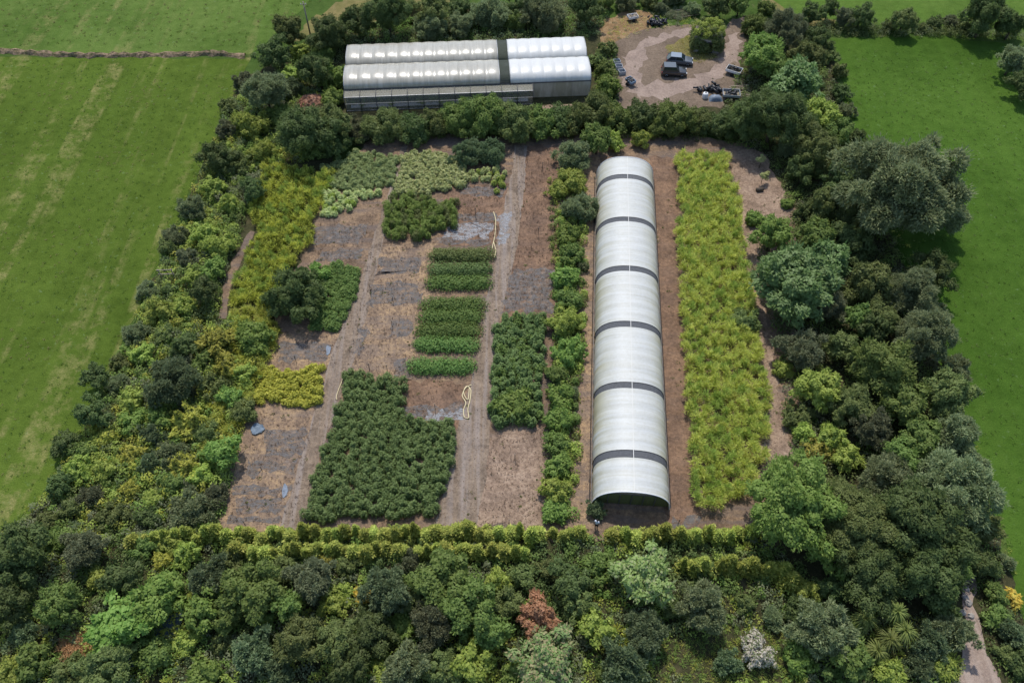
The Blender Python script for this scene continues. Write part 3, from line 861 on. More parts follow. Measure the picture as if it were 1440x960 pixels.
growth('undergrowth', [(400, 70), (470, 45), (540, 30), (620, 25), (760, 5), (860, 0), (845, 52), (820, 56), (480, 68), (478, 150), (430, 150)], ['olive', 'grey', 'mid', 'bright'], 1.0, (.6, 1.1), (.5, 1.3), 50, 'bramble bank behind the twin greenhouse', 24)
growth('undergrowth', [(470, 175), (600, 172), (740, 168), (1030, 165), (1050, 195), (860, 198), (740, 192), (580, 196), (470, 205)], ['dark', 'olive', 'mid'], .9, (.4, .8), (.4, .9), 50, 'low growth under the tree line before the greenhouse', 25)
growth('undergrowth', [(835, 95), (862, 60), (870, 110), (868, 148), (838, 140)], ['olive', 'mid', 'bright'], .9, (.4, .8), (.4, 1.0), 46, 'weedy growth between the greenhouse and the yard', 26)
growth('undergrowth', [(772, 250), (815, 250), (822, 400), (815, 560), (805, 735), (762, 735), (770, 600), (780, 480)], ['mid', 'lime', 'bright', 'olive'], .8, (.4, .7), (.4, 1.0), 48, 'low growth joining the row of shrubs left of the tunnel', 27)
growth('scrub', [(786, 300), (820, 300), (822, 400), (816, 560), (806, 728), (766, 728), (776, 600), (782, 480)], ['lime', 'bright', 'lime', 'mid'], .95, (.5, .85), (.8, 1.5), 150, 'merged yellow green growth in the row left of the tunnel', 39, .26, .14, frac=.8)
growth('undergrowth', [(1110, 30), (1200, 36), (1320, 40), (1440, 46), (1440, 56), (1300, 52), (1170, 52), (1120, 42)], ['dark', 'olive', 'grey'], .8, (.5, .8), (.8, 1.4), 52, 'low hedge growth along the far end of the right field', 28)
growth('rough_grass', [(925, 905), (1010, 880), (1100, 870), (1130, 960), (1000, 975), (915, 960)], ['bright', 'meadow', 'bright', 'lime'], .5, (.25, .5), (.2, .5), 26, 'long rough grass round the white flowering shrub', 29, .3, .05, 'blade')
growth('rough_grass', [(0, 770), (75, 705), (120, 610), (190, 465), (262, 310), (335, 130), (325, 130), (250, 305), (178, 465), (108, 600), (62, 690), (0, 745)], ['bright', 'meadow', 'lime'], .6, (.2, .4), (.15, .4), 22, 'long grass fringe along the left field edge', 30, .26, .05, 'blade', .6)
growth('rough_grass', [(1190, 140), (1200, 200), (1295, 420), (1350, 590), (1400, 730), (1440, 850), (1450, 850), (1412, 730), (1362, 590), (1310, 420), (1212, 200), (1198, 140)], ['bright', 'meadow', 'olive'], .6, (.2, .4), (.15, .4), 22, 'long grass fringe along the right field edge', 31, .26, .05, 'blade', .6)
growth('rough_grass', [(845, 75), (862, 28), (900, 8), (945, 15), (985, 25), (975, 38), (915, 42), (870, 58)], ['straw', 'straw', 'meadow', 'brown'], .7, (.25, .5), (.15, .4), 22, 'dry weeds on the orange bank beyond the yard', 32, .3, .06, 'blade', .7)
growth('rough_grass', [(940, 70), (965, 52), (1005, 62), (1010, 84), (985, 90), (945, 90)], ['straw', 'meadow', 'straw'], .6, (.25, .5), (.15, .4), 22, 'dry grass island round the ivy covered hut', 33, .3, .06, 'blade')
growth('pasture_tufts', [(-40, 800), (60, 715), (115, 600), (185, 450), (258, 290), (330, 110), (200, 88), (-40, 84)], ['pasture', 'pale_pasture', 'pasture', 'pasture', 'dry_pasture'], 1.1, (.12, .32), (.08, .2), 14, 'uneven tufts of grass in the left field', 34, .22, .06, 'blade', .8)
growth('pasture_tufts', [(1190, 70), (1415, 75), (1480, 250), (1480, 900), (1400, 730), (1345, 580), (1295, 420), (1212, 200)], ['pasture', 'pale_pasture', 'pasture', 'pasture'], 1.1, (.12, .32), (.08, .2), 14, 'uneven tufts of grass in the right field', 35, .22, .06, 'blade', .8)
growth('pasture_tufts', [(-40, 64), (340, 70), (470, -10), (-40, -10)], ['pale_pasture', 'pasture', 'dry_pasture'], 1.4, (.15, .4), (.08, .22), 14, 'uneven tufts of grass in the field beyond the earth bank', 36, .26, .07, 'blade', .7)
# ---- planted blocks
def block(P, kind, sp, r, h, nleaf, label, seed, ln, wd, mode='leaf', name='crop_block', cat='crop block', k2=None, zmin=-.3, up=.5):
    rg = np.random.default_rng(seed); C = fill(rg, ragged(poly(P), rg, .9, .22), sp, .5, -0.02); C = C[rg.random(len(C)) > .04]; C[:, 2] = rg.uniform(.25, .45, len(C)) * h[1]
    hv = rg.uniform(.75, 1.15, len(C)) * (.95 + .2 * np.sin(C[:, 0] * .8 + seed) * np.sin(C[:, 1] * .7)) ; rr = rg.uniform(*r, len(C)); hh = rg.uniform(*h, len(C)) * hv
    s2 = rg.random(len(C)) < (.25 if k2 else -1); parts = [(clumps(rg, C[~s2], rr[~s2], hh[~s2], nleaf, ln, wd, mode, zmin, up, .45), 0)]
    if k2 and s2.any(): parts.append((clumps(rg, C[s2], rr[s2], hh[s2], nleaf, ln, wd, mode, zmin, up, .45), 1))
    o = link(name, leaf_mesh(name, parts, [FOLM[kind]] + ([FOLM[k2]] if k2 else []), rg)); return tag(o, label, cat, kind='stuff')
block([(484, 528), (570, 534), (566, 590), (640, 600), (640, 642), (612, 728), (428, 730), (442, 680), (472, 600)], 'laurel', .62, (.38, .62), (.9, 1.25), 170, 'big block of dark green laurel like plants between the two paths', 41, .30, .11)
block([(697, 450), (764, 448), (764, 520), (758, 522), (760, 600), (694, 600), (692, 530)], 'laurel', .66, (.4, .62), (.9, 1.3), 170, 'dark green block of shrubs right of the wider path', 42, .27, .14, k2='mid')
block([(540, 290), (560, 280), (640, 288), (642, 318), (600, 340), (545, 338)], 'bright', .72, (.4, .65), (.8, 1.4), 210, 'olive green feathery block of shrubs beside the narrow path', 43, .34, .09, 'leaf', k2='olive')
block([(562, 222), (600, 218), (645, 225), (660, 240), (655, 262), (625, 270), (605, 274), (556, 276)], 'variegated', .6, (.4, .6), (.6, .9), 150, 'pale variegated block of crop plants at the head of the path', 44, .32, .2)
block([(664, 244), (712, 240), (712, 262), (700, 275), (690, 258), (664, 258)], 'variegated', .75, (.35, .5), (.5, .9), 130, 'thin yellowish remnant of crop plants before the bluish shrubs', 45, .3, .16, k2='lime')
block([(455, 240), (500, 215), (560, 222), (552, 262), (505, 270), (470, 266)], 'sage', .62, (.4, .6), (.5, .8), 140, 'grey green sage coloured block of low crop plants', 46, .32, .12)
block([(450, 275), (475, 270), (535, 272), (535, 280), (505, 285), (492, 300), (455, 306)], 'variegated', .72, (.4, .55), (.5, .8), 140, 'yellow green strip of crop plants below the sage green block', 47, .3, .16, k2='lime')
block([(436, 390), (470, 372), (505, 382), (502, 412), (490, 445), (470, 468), (432, 466), (440, 440)], 'hedgegreen', .58, (.4, .65), (.5, .8), 170, 'bright green low bed beside the round dark bush', 48, .28, .12)
block([(376, 520), (456, 518), (452, 545), (448, 575), (400, 574), (402, 562), (356, 574), (362, 548)], 'limecrop', .56, (.38, .56), (.55, .8), 150, 'lime green crop bed left of the narrow path', 49, .26, .15)
block([(950, 222), (1022, 222), (1040, 300), (1052, 400), (1068, 500), (1080, 580), (1076, 645), (1046, 702), (975, 720), (966, 600), (955, 400)], 'meadow', .78, (.42, .68), (1.0, 1.7), 130, 'yellow green feathery meadow of tall plants right of the tunnel', 50, .5, .08, 'blade', 'meadow', 'tall meadow', 'lime', 0.0, .35)
block([(378, 232), (432, 242), (475, 248), (450, 300), (434, 355), (404, 395), (388, 430), (324, 440), (330, 405), (348, 362), (364, 325), (350, 300)], 'goldplume', .75, (.42, .65), (.8, 1.3), 130, 'golden yellow feathery strip of plants along the left thicket', 51, .5, .08, 'blade', 'plume_strip', 'plant strip', 'lime', 0.0, .3)
block([(330, 440), (388, 430), (392, 470), (372, 530), (345, 590), (318, 640), (285, 640), (290, 560), (310, 500)], 'meadow', .78, (.45, .65), (.7, 1.2), 120, 'yellow green feathery strip continuing towards the blue plastic sheet', 52, .5, .08, 'blade', 'plume_strip', 'plant strip', 'goldplume', 0.0, .3)
# ---- planted rows that can be counted
def prow(x0, x1, y, kind, label, seed, h=.8, w=.42, group='low hedge rows in the middle bed', k2=None, y1=None, cat='plant row', ln=.26, wd=.14, n=260):
    rg = np.random.default_rng(seed); a, b = G(x0, y, .5), G(x1, y1 or y, .5); L = (b - a).length; m = int(L / .38); t = np.linspace(0, 1, m)[:, None]
    C = np.array(a)[None] * (1 - t) + np.array(b)[None] * t + rg.normal(0, .08, (m, 3)); C[:, 2] = h * .4
    V = clumps(rg, C, rg.uniform(w * .85, w * 1.25, m), h * .62 * rg.uniform(.8, 1.2, m), n, ln, wd, 'leaf', -.5, .5, .4)
    o = link('plant_row', leaf_mesh('plant_row', [(V, 0)], [FOLM[kind]], rg)); tag(o, label, cat, group); return o
for i, (x0, x1, y, wd_) in enumerate(((603, 672, 427, 'furthest'), (600, 669, 444, 'second furthest'), (595, 666, 463, 'middle'), (590, 663, 484, 'second nearest'), (583, 660, 514, 'nearest'))):
    prow(x0, x1, y, 'hedgegreen', f'{wd_} of the five clipped green rows in the bed by the path', 60 + i, 1.0, 1.2)
for i, (x0, x1, y, kd, lb) in enumerate(((612, 686, 358, 'olive', 'olive tinged furthest row of the short three row bed'), (611, 684, 378, 'laurel', 'dark green middle row of the short three row bed'), (609, 682, 397, 'hedgegreen', 'bright green nearest row of the short three row bed'))):
    prow(x0, x1, y, kd, lb, 70 + i, 1.1, 1.15, 'rows of the short bed')
# ---- the clipped golden conifer hedges: every plant in them
def conifer_mesh(seed):
    rg = np.random.default_rng(seed); n = 720; t = rg.random(n) ** 1.0; a = rg.uniform(0, 2 * PI, n); h = 2.2
    rad = .56 * (1 - t ** (1.4, 2.4, 3.2, 1.8)[seed % 4]) * (1 if seed % 2 else .85) * rg.uniform(.55, 1.08, n) * (1 + .2 * np.sin(3 * a + 7 * t + seed)) + .03
    P = np.stack([rad * np.cos(a), rad * np.sin(a), .08 + t * h], 1); dd = np.stack([np.cos(a), np.sin(a), np.full(n, .75)], 1); T = norm(dd + rg.normal(0, .3, (n, 3)))
    V = leaf_data(rg, P, np.stack([np.cos(a), np.sin(a), np.full(n, 1.1)], 1) + rg.normal(0, .4, (n, 3)), .32, .15, T)
    return leaf_mesh('hedge_conifer', [(V, 0)], [FOLM['conifer']], rg)
CON = [conifer_mesh(i) for i in range(4)]
def hedge(pts, label, group, step=.98, seed=1, hs=(.7, 1.3), skip=()):
    rg = random.Random(seed); W = [G(x, y, 1.2) for x, y in pts]; 
    for a, b in zip(W[:-1], W[1:]):
        m = max(1, int((b - a).length / step))
        for i in range(m):
            p = a.lerp(b, (i + .5) / m); o = link('hedge_conifer', CON[rg.randrange(4)]); o.location = (p.x + rg.uniform(-.3, .3), p.y + rg.uniform(-.4, .4), 0); s = rg.uniform(1.0, 1.65)
            o.scale = (s, s, rg.uniform(*hs)); o.rotation_euler = (0, 0, rg.uniform(0, 6)); tag(o, label, 'hedge conifer', group)
hedge([(180, 758), (310, 752), (420, 749), (620, 748), (826, 748)], 'golden green conifer in the long hedge row beside the beds, left of the person', 'conifers of the long hedge row', seed=3)
hedge([(856, 752), (960, 752), (1065, 750)], 'golden green conifer in the hedge row at the open end of the tunnel', 'conifers before the tunnel', seed=4)
hedge([(322, 776), (480, 773), (620, 774), (745, 775)], 'golden green conifer in the second hedge row, nearer the woodland', 'conifers of the second hedge row', seed=5)
hedge([(952, 790), (1050, 796), (1095, 802), (1122, 818)], 'green conifer in the short second row right of the variegated tree', 'conifers of the right second row', seed=6, hs=(1.0, 1.35))
for i, P in enumerate(([(175, 756), (310, 748), (420, 745), (826, 744), (826, 760), (420, 762), (310, 766), (178, 770)], [(856, 748), (1065, 745), (1070, 762), (856, 764)], [(318, 772), (480, 769), (745, 771), (745, 786), (480, 786), (318, 788)], [(950, 786), (1095, 797), (1130, 815), (1120, 830), (1050, 812), (950, 804)])):
    growth('hedge_growth', P, ['conifer', 'lime', 'hedgegreen', 'conifer'], .8, (.4, .75), (.7, 1.5), 110, ('loose growth in the long hedge row beside the beds', 'loose growth in the hedge row before the tunnel', 'loose growth in the second hedge row', 'loose growth in the short right hedge row')[i], 80 + i, .28, .12, frac=.8)
# ---- palms by the lane
def palm(x, y, h, label, seed):
    rg = np.random.default_rng(seed); p = G(x, y, h); p.z = 0; t = thing('palm_tree', label, 'palm tree', p, group='palms near the lane')
    mb = MB(); top = Vector((rg.normal(0, .1), rg.normal(0, .1), h)); mb.tube([(0, 0, -.05), top * .5 + Vector((.05, 0, 0)), top], .16, 8, .11); mb.obj('trunk', M_bark, t, True)
    n = 120; d = rdir(rg, n, -.35); vs = []; parts = []
    for sgm in range(4):       # each blade leaf bends down over four segments
        u0, u1 = sgm / 4, (sgm + 1) / 4; L = 1.25 * (.8 + .4 * ((np.arange(n) * 37 % 100) / 100))[:, None]
        q = lambda u: np.array(top)[None] + d * L * u + V3([0, 0, -.55])[None] * L * u * u
        a, b = q(u0), q(u1); T = norm(b - a); side = norm(np.cross(T, V3([0, 0, 1.0]) + rg.normal(0, .01, (n, 3)))); w0, w1 = .075 * (1 - u0 * .8), .075 * (1 - u1 * .8)
        parts.append((np.stack([a - side * w0, a + side * w0, b + side * w1, b - side * w1], 1), 0))
    link('crown', leaf_mesh('palm_crown', parts, [FOLM['palm']], rg), t)
palm(1262, 860, 3.0, 'tallest yellow green palm nearest the dark trees', 1); palm(1218, 868, 2.6, 'left palm of the group near the lane', 2); palm(1248, 893, 2.4, 'low yellowish palm at the front of the group', 3)
palm(1275, 885, 2.7, 'right palm of the group, closest to the lane', 4); palm(1235, 912, 1.9, 'short drooping palm below the others', 5); palm(1200, 885, 1.6, 'small palm half hidden beside the grey green tree', 6)
# ---- saplings and dry heaps
for x, y, hh, lb in ((1072, 222, 1.9, 'pale green staked sapling on the bare strip under the trees'), (1074, 246, 1.5, 'thin yellowish sapling on the bare strip near the pale one')):
    rg = np.random.default_rng(int(x)); p = G(x, y, hh); p.z = 0; t = thing('sapling', lb, 'sapling', p); mb = MB(); mb.tube([(0, 0, 0), (.03, .02, hh * .9)], .05, 6, .025); mb.obj('trunk', M_bark, t, True)
    c = rg.normal(0, .25, (14, 3)); c[:, 2] = rg.uniform(hh * .65, hh * 1.1, 14); link('crown', leaf_mesh('sapling_crown', [(clumps(rg, c, .34, .26, 36, .24, .13), 0)], [FOLM['variegated']], rg), t)
def brush(x, y, r, label, kind, name='brush_heap', cat='brush heap', nst=140):
    rg = np.random.default_rng(int(x + y)); p = G(x, y, .3); p.z = 0; t = thing(name, label, cat, p); c = rg.normal(0, r * .42, (40, 3)); c[:, 2] = np.abs(rg.normal(0, .18, 40)) + .1
    link('twigs', leaf_mesh('twigs', [(clumps(rg, c, .4, .35, 40, .5, .045, 'blade', -.1, .1), 0)], [FOLM[kind]], rg), t); link('dead_leaves', leaf_mesh('dead_leaves', [(clumps(rg, c, .45, .3, 40, .16, .09), 0)], [FOLM[kind]], rg), t)
brush(105, 905, 1.8, 'heap of rust red bracken among the trees at lower left', 'rust'); brush(950, 20, 2.2, 'heap of pale cut branches beyond the black pot pile', 'brown')
# ================================================================== buildings
def film_mat(name, clean, dirty, green, streak_scale, rough=.38, spec=.5, trans=.25, amt=.55, alpha=1.0, axis='V'):
    k = NT(name); v = k.coord(); uvs = k.n('ShaderNodeAttribute', attribute_name='arc')      # arc: 0..1 across the hoop
    band = k.noise(k.coord((.12, 2.6, .12)) if axis == 'V' else k.coord((1.7, .10, .25), 0.03), streak_scale, 5, .7); fine = k.noise(v, 3.5, 6, .75); big = k.noise(v, .25, 3)
    t = k.math('ADD', k.math('MULTIPLY', band, .6), k.math('MULTIPLY', fine, .4)); col = k.mix(k.math('MULTIPLY', k.ramp(t, [(.42, 0.0), (.66, 1.0)]), amt), clean, dirty)
    a = k.math('MULTIPLY', k.math('ABSOLUTE', k.math('SUBTRACT', uvs.outputs['Fac'], .5)), 2.0)
    al = k.math('MULTIPLY', k.ramp(a, [(.22, 0.0), (.8, 1.0)]), k.ramp(k.math('ADD', k.math('MULTIPLY', big, .5), k.math('MULTIPLY', band, .5)), [(.42, 0.2), (.58, 1.0)]))
    col = k.mix(k.math('MULTIPLY', al, .8), col, green); k.fin(col, rough, spec); k.bump(k.math('ADD', band, k.math('MULTIPLY', fine, .4)), .22, .08)
    tr = k.n('ShaderNodeBsdfTranslucent'); k.l(col, tr.inputs['Color']); mx = k.n('ShaderNodeMixShader'); mx.inputs[0].default_value = trans
    k.l(k.p.outputs[0], mx.inputs[1]); k.l(tr.outputs[0], mx.inputs[2]); last = mx.outputs[0]
    if alpha < 1:
        tp = k.n('ShaderNodeBsdfTransparent'); m2 = k.n('ShaderNodeMixShader'); m2.inputs[0].default_value = alpha; k.l(tp.outputs[0], m2.inputs[1]); k.l(last, m2.inputs[2]); last = m2.outputs[0]
    k.l(last, k.out.inputs['Surface']); return k.m
M_film = film_mat('tunnel_film', (.71, .72, .69), (.54, .53, .45), (.44, .40, .21), 1.0, .48, .4, trans=.25, amt=.8)
M_film2 = film_mat('greenhouse_film', (.54, .515, .44), (.36, .335, .27), (.33, .30, .22), 1.3, .27, .6, .2, .85, axis='U')
M_film3 = film_mat('white_film', (.76, .755, .72), (.60, .595, .56), (.55, .54, .48), .8, .36, .4, .2, .5, axis='U')
M_film4 = film_mat('side_wall_film', (.75, .75, .72), (.5, .5, .45), (.4, .4, .3), .8, trans=.6, axis='U')
def net_mat(name, c, alpha):
    k = NT(name); v = k.coord(); f = k.noise(v, 5, 5, .7); k.fin(k.ramp(f, [(.3, tuple(x * .75 for x in c)), (.7, tuple(x * 1.2 for x in c))]), .8, .2)
    tp = k.n('ShaderNodeBsdfTransparent'); m = k.n('ShaderNodeMixShader'); m.inputs[0].default_value = alpha; k.l(tp.outputs[0], m.inputs[1]); k.l(k.p.outputs[0], m.inputs[2]); k.l(m.outputs[0], k.out.inputs['Surface']); return k.m
M_net = net_mat('vent_net', (.12, .125, .135), .82); M_dnet = net_mat('dark_net', (.055, .065, .05), .85); M_side = net_mat('dirty_side_film', (.46, .435, .35), .45); M_gnet = net_mat('green_net', (.11, .125, .05), .97)
M_steel = plain('galvanised_steel', (.36, .37, .38), .45, .5, .6); M_dsteel = plain('dull_steel', (.11, .11, .11), .6, .4, .3); M_wh = plain('white_paint', (.72, .72, .72), .5, .4, 0, .1); M_blk = plain('black_plastic', (.018, .018, .02), .45, .5)
M_timber = plain('weathered_timber', (.30, .25, .19), .85, .2); M_rubber = plain('rubber', (.02, .02, .021), .8, .3); M_stone = plain('stone', (.33, .30, .27), .9, .2, 0, .35, 3); M_greyplastic = plain('grey_plastic', (.35, .37, .40), .5, .5)
def arc_attr(me, vals):
    a = me.attributes.new('arc', 'FLOAT', 'POINT'); a.data.foreach_set('value', np.array(vals, np.float32))
# ---- the long single tunnel
A0, A1 = G(832, 714), G(940, 714); W_ = (A1 - A0).length; B0 = G(843, 222, 3.4); TC = (A0 + A1) / 2; TH = 3.6
far = G(882, 221, TH); ax = Vector((far.x - TC.x, far.y - TC.y, 0)); TL = ax.length; ax.normalize(); tyaw = math.atan2(-ax.x, ax.y)
tn = thing('polytunnel', 'long single whitish polytunnel with grey vent bands along its roof', 'polytunnel', TC, tyaw)
HW = W_ / 2
def prof(u, grow=0.0):              # u 0..1 across: short straight side then a flattened arch
    a = PI * (1 - u); c, s = math.cos(a), math.sin(a); return (math.copysign(abs(c) ** .86, c) * (HW + grow), (abs(s) ** .80) * (TH + grow))
# photo rows of the vent bands' near edges at the ridge, turned into metres along the tunnel
def along(py): 
    q = G(885, py, TH); return (q.x - TC.x) * ax.x + (q.y - TC.y) * ax.y
bands = [along(y) for y in (637, 541, 455, 377, 308, 248)]; BW = .85
edges = [0.0]; 
for b in bands: edges += [b - BW / 2, b + BW / 2]
edges.append(TL)
def sheet_part(name, y0, y1, mat, grow, nu=28, bil=0.0, step=1.55, parent=tn):
    nv = max(2, int((y1 - y0) / .26)); vals = []; mb = MB()
    def fn(i, j):
        x, z = prof(i, grow); y = y0 + (y1 - y0) * j; k_ = abs(math.sin(PI * y / step)); sag = bil * (1 - k_) * 0 - bil * k_ * .5
        m = 1 + sag / 3.0; vals.append(i); return (x * m, y, z * m)
    mb.grid(fn, nu, nv); mb.f = [f[::-1] for f in mb.f] if False else mb.f; o = mb.obj(name, mat, parent, True); arc_attr(o.data, vals); return o
for i in range(0, len(edges), 2): sheet_part('cover_panel', edges[i], edges[i + 1], M_film, .02, 28, .10)
for i in range(1, len(edges) - 1, 2):
    sheet_part('vent_band', edges[i] + .01, edges[i + 1] - .01, M_net, -.05, 28)
    for e in (edges[i] + .02, edges[i + 1] - .02):
        mb = MB(); mb.tube([(x, e, z) for x, z in (prof(k_ / 24, -.02) for k_ in range(25))], .035, 5); mb.obj('hoop', M_dsteel, tn, True)
for e in (.0, TL):
    mb = MB(); mb.tube([(x, e, z) for x, z in (prof(k_ / 24, .03) for k_ in range(25))], .05, 6); mb.obj('end_hoop', M_wh, tn, True)
mb = MB(); mb.box((0, TL / 2, TH + .045), (.06, TL, .02)); arc_attr(mb.obj('ridge_strip', M_film3, tn).data, [.5] * 8)
for sx in (-1, 1):
    mb = MB(); mb.box((sx * (HW + .07), TL / 2, .16), (.06, TL, .3)); mb.obj('base_board', M_dsteel, tn)
    mb = MB(); mb.tube([(sx * (HW + .22), .3, .05), (sx * (HW + .22), TL - .3, .05)], .05, 6); mb.obj('irrigation_pipe', M_rubber, tn)
for (e, nm, mt) in ((.4, 'end_wall', M_gnet), (TL - .3, 'end_wall', M_film)):
    pr = [prof(k_ / 24, -.06) for k_ in range(25)]; mb = MB()
    if e < 2:      # near end: dark green netting below, grey film above
        z0 = 2.35; lo = [(x, min(z, z0)) for x, z in pr]; mb.add([(x, e, z) for x, z in lo], [tuple(range(25))]); mb.obj(nm, mt, tn)
        hi = [(x, z) for x, z in pr if z > z0]; m2 = MB(); m2.add([(x, e - .02, z) for x, z in hi], [tuple(range(len(hi)))]); m2.obj('gable_film', M_side, tn)
        for x in (-2.4, -1.2, 0, 1.2, 2.4):
            m3 = MB(); m3.box((x, e - .06, 1.2), (.08, .06, 2.4)); m3.obj('door_post', M_dsteel, tn)
        m3 = MB(); m3.box((0, e - .06, 2.38), (W_ * .82, .06, .08)); m3.obj('door_rail', M_dsteel, tn)
    else: mb.add([(x, e, z) for x, z in pr], [tuple(range(25))]); o = mb.obj(nm, mt, tn); arc_attr(o.data, [.5] * 25)
# ---- the twin-span greenhouse beyond the tree line
EV = 2.8; P0 = G(484, 126, EV); P1 = G(831, 113, EV); gu = (P1 - P0); gu.z = 0; GL = gu.length; gu.normalize(); gyaw = math.atan2(gu.y, gu.x)
pv = G(487, 96, EV); SPAN = abs((pv - P0).dot(Vector((-gu.y, gu.x, 0)))); RISE = 1.25
gh = thing('greenhouse', 'twin span plastic greenhouse with a dark netted strip across its roof', 'greenhouse', (P0.x, P0.y, 0), gyaw)
U1, U2 = GL * (702 - 484) / 347, GL * (717 - 484) / 347
def roof(name, u0, u1, span, mat, bay, bil, grow=0.0):
    nu = max(2, int((u1 - u0) / bay * 10)); vals = []; mb = MB(); nb = max(1, round((u1 - u0) / bay))
    def fn(i, j):
        a = PI * (1 - j); c, s = math.cos(a), abs(math.sin(a)); y = span * SPAN + SPAN * (.5 + .5 * math.copysign(abs(c) ** .9, c)); ph = (i * nb) % 1.0; b = math.sin(PI * ph) ** .7
        z = EV + (s ** .85) * (RISE + grow) + bil * b * (s ** .4); vals.append(j * .8 + .1); return (u0 + (u1 - u0) * i, y, z)
    mb.grid(fn, nu, 18); o = mb.obj(name, mat, gh, True); arc_attr(o.data, vals); return o
for sp_ in (0, 1):
    roof('roof_cover', 0, U1, sp_, M_film2, GL * 18.3 / 347, .13); roof('roof_vent_strip', U1 + .02, U2 - .02, sp_, M_dnet, 2.0, 0.0, -.05); roof('roof_cover', U2, GL, sp_, M_film3, GL * 16.5 / 347, .11)
    for u in (0, U1, U2, GL):
        mb = MB(); mb.tube([(u, sp_ * SPAN + SPAN * (.5 + .5 * math.copysign(abs(math.cos(a)) ** .9, math.cos(a))), EV + (abs(math.sin(a)) ** .85) * RISE + .03) for a in (PI * k_ / 20 for k_ in range(21))], .05, 6); mb.obj('roof_hoop', M_steel, gh, True)
for y in (0, SPAN, 2 * SPAN):
    mb = MB(); mb.box((GL / 2, y, EV - .04), (GL + .1, .22, .14)); mb.obj('gutter', M_steel if y else M_dsteel, gh)
    for k_ in range(14):
        u = GL * k_ / 13; mb = MB(); mb.tube([(u, y, 0), (u, y, EV - .1)], .05, 6); mb.obj('post', M_dsteel, gh, True)
LD = U2 + GL * 31 / 347; DEP = 1.7; LZ = 2.55
mb = MB(); mb.add([(0, -.1, EV - .14), (LD, -.1, EV - .14), (LD, -DEP, LZ), (0, -DEP, LZ)], [(0, 1, 2, 3)]); o = mb.obj('lean_to_roof', M_side, gh)
mb = MB(); mb.add([(0, -DEP, .1), (LD, -DEP, .1), (LD, -DEP, LZ - .02), (0, -DEP, LZ - .02)], [(0, 1, 2, 3)]); o = mb.obj('side_film', M_side, gh)
mb = MB(); mb.add([(LD + .1, -.05, .1), (GL, -.05, .1), (GL, -.05, EV - .14), (LD + .1, -.05, EV - .14)], [(0, 1, 2, 3)]); o = mb.obj('side_wall', M_film4, gh); arc_attr(o.data, [.9] * 4)
for z in (.12, 1.35, LZ):
    mb = MB(); mb.box((LD / 2, -DEP - .04, z), (LD, .07, .09)); mb.obj('side_rail', M_steel, gh)
for k_ in range(13):
    u = LD * k_ / 12; mb = MB(); mb.tube([(u, -DEP - .05, 0), (u, -DEP - .05, LZ + .03), (u, -.2, EV - .08)], .06, 6); mb.obj('side_post', M_dsteel, gh, True)
for u in (0.02, GL - .02):
    mb = MB(); mb.add([(u, 0, .05), (u, 2 * SPAN, .05), (u, 2 * SPAN, EV), (u, 0, EV)], [(0, 1, 2, 3)]); o = mb.obj('end_wall', M_film2, gh); arc_attr(o.data, [.85] * 4)
mb = MB()
for k_ in range(5): mb.box((LD * .5, -.9 + k_ * 2.4, .45), (LD * .95, 1.1, .08)); 
mb.obj('bench', M_greyplastic, gh)
rg = np.random.default_rng(5); c = np.stack([rg.uniform(1, LD - 1, 160), rg.uniform(-1.3, 10, 160), np.full(160, .65)], 1)
c2 = link('potted_plant_growth', leaf_mesh('potted_growth', [(clumps(rg, c, .4, .35, 40, .3, .15), 0)], [FOLM['hedgegreen']], rg)); c2.location = gh.location; c2.rotation_euler = (0, 0, gyaw); tag(c2, 'green plants growing on benches inside the twin greenhouse', 'greenhouse plants', kind='stuff')
# ---- ivy covered hut in the yard
hp = G(992, 66); ht = thing('ivy_covered_hut', 'small ruined hut smothered in ivy standing in the yard', 'hut', hp, -.12)
mb = MB(); mb.box((0, 0, 1.2), (4.2, 3.8, 2.4)); mb.obj('wall', M_stone, ht)
mb = MB(); mb.add([(-2.3, -2.05, 2.4), (2.3, -2.05, 2.4), (2.3, 2.05, 2.4), (-2.3, 2.05, 2.4), (-2.2, 0, 3.7), (2.2, 0, 3.7)], [(0, 1, 5, 4), (2, 3, 4, 5), (1, 2, 5), (3, 0, 4), (3, 2, 1, 0)]); mb.obj('roof', M_timber, ht)
mb = MB(); mb.box((.5, -1.93, 1.0), (.9, .06, 2.0)); mb.obj('doorway', M_blk, ht)
rg = np.random.default_rng(9); c = np.concatenate([np.stack([rg.uniform(-2.2, 2.2, 160), rg.uniform(-2, 2, 160), rg.uniform(2.3, 3.9, 160)], 1), np.stack([rg.uniform(-2.3, 2.3, 70), np.full(70, -2.0), rg.uniform(.3, 2.5, 70)], 1), np.stack([np.full(50, -2.2), rg.uniform(-2, 2, 50), rg.uniform(.3, 2.5, 50)], 1), np.stack([np.full(50, 2.2), rg.uniform(-2, 2, 50), rg.uniform(.3, 2.5, 50)], 1)])
c = c + rg.normal(0, .22, c.shape)
link('ivy', leaf_mesh('ivy', [(clumps(rg, c[:110], .5, .45, 60, .24, .16), 1), (clumps(rg, c[110:], .45, .4, 60, .24, .16), 0)], [FOLM['olive'], FOLM['lime']], rg), ht)
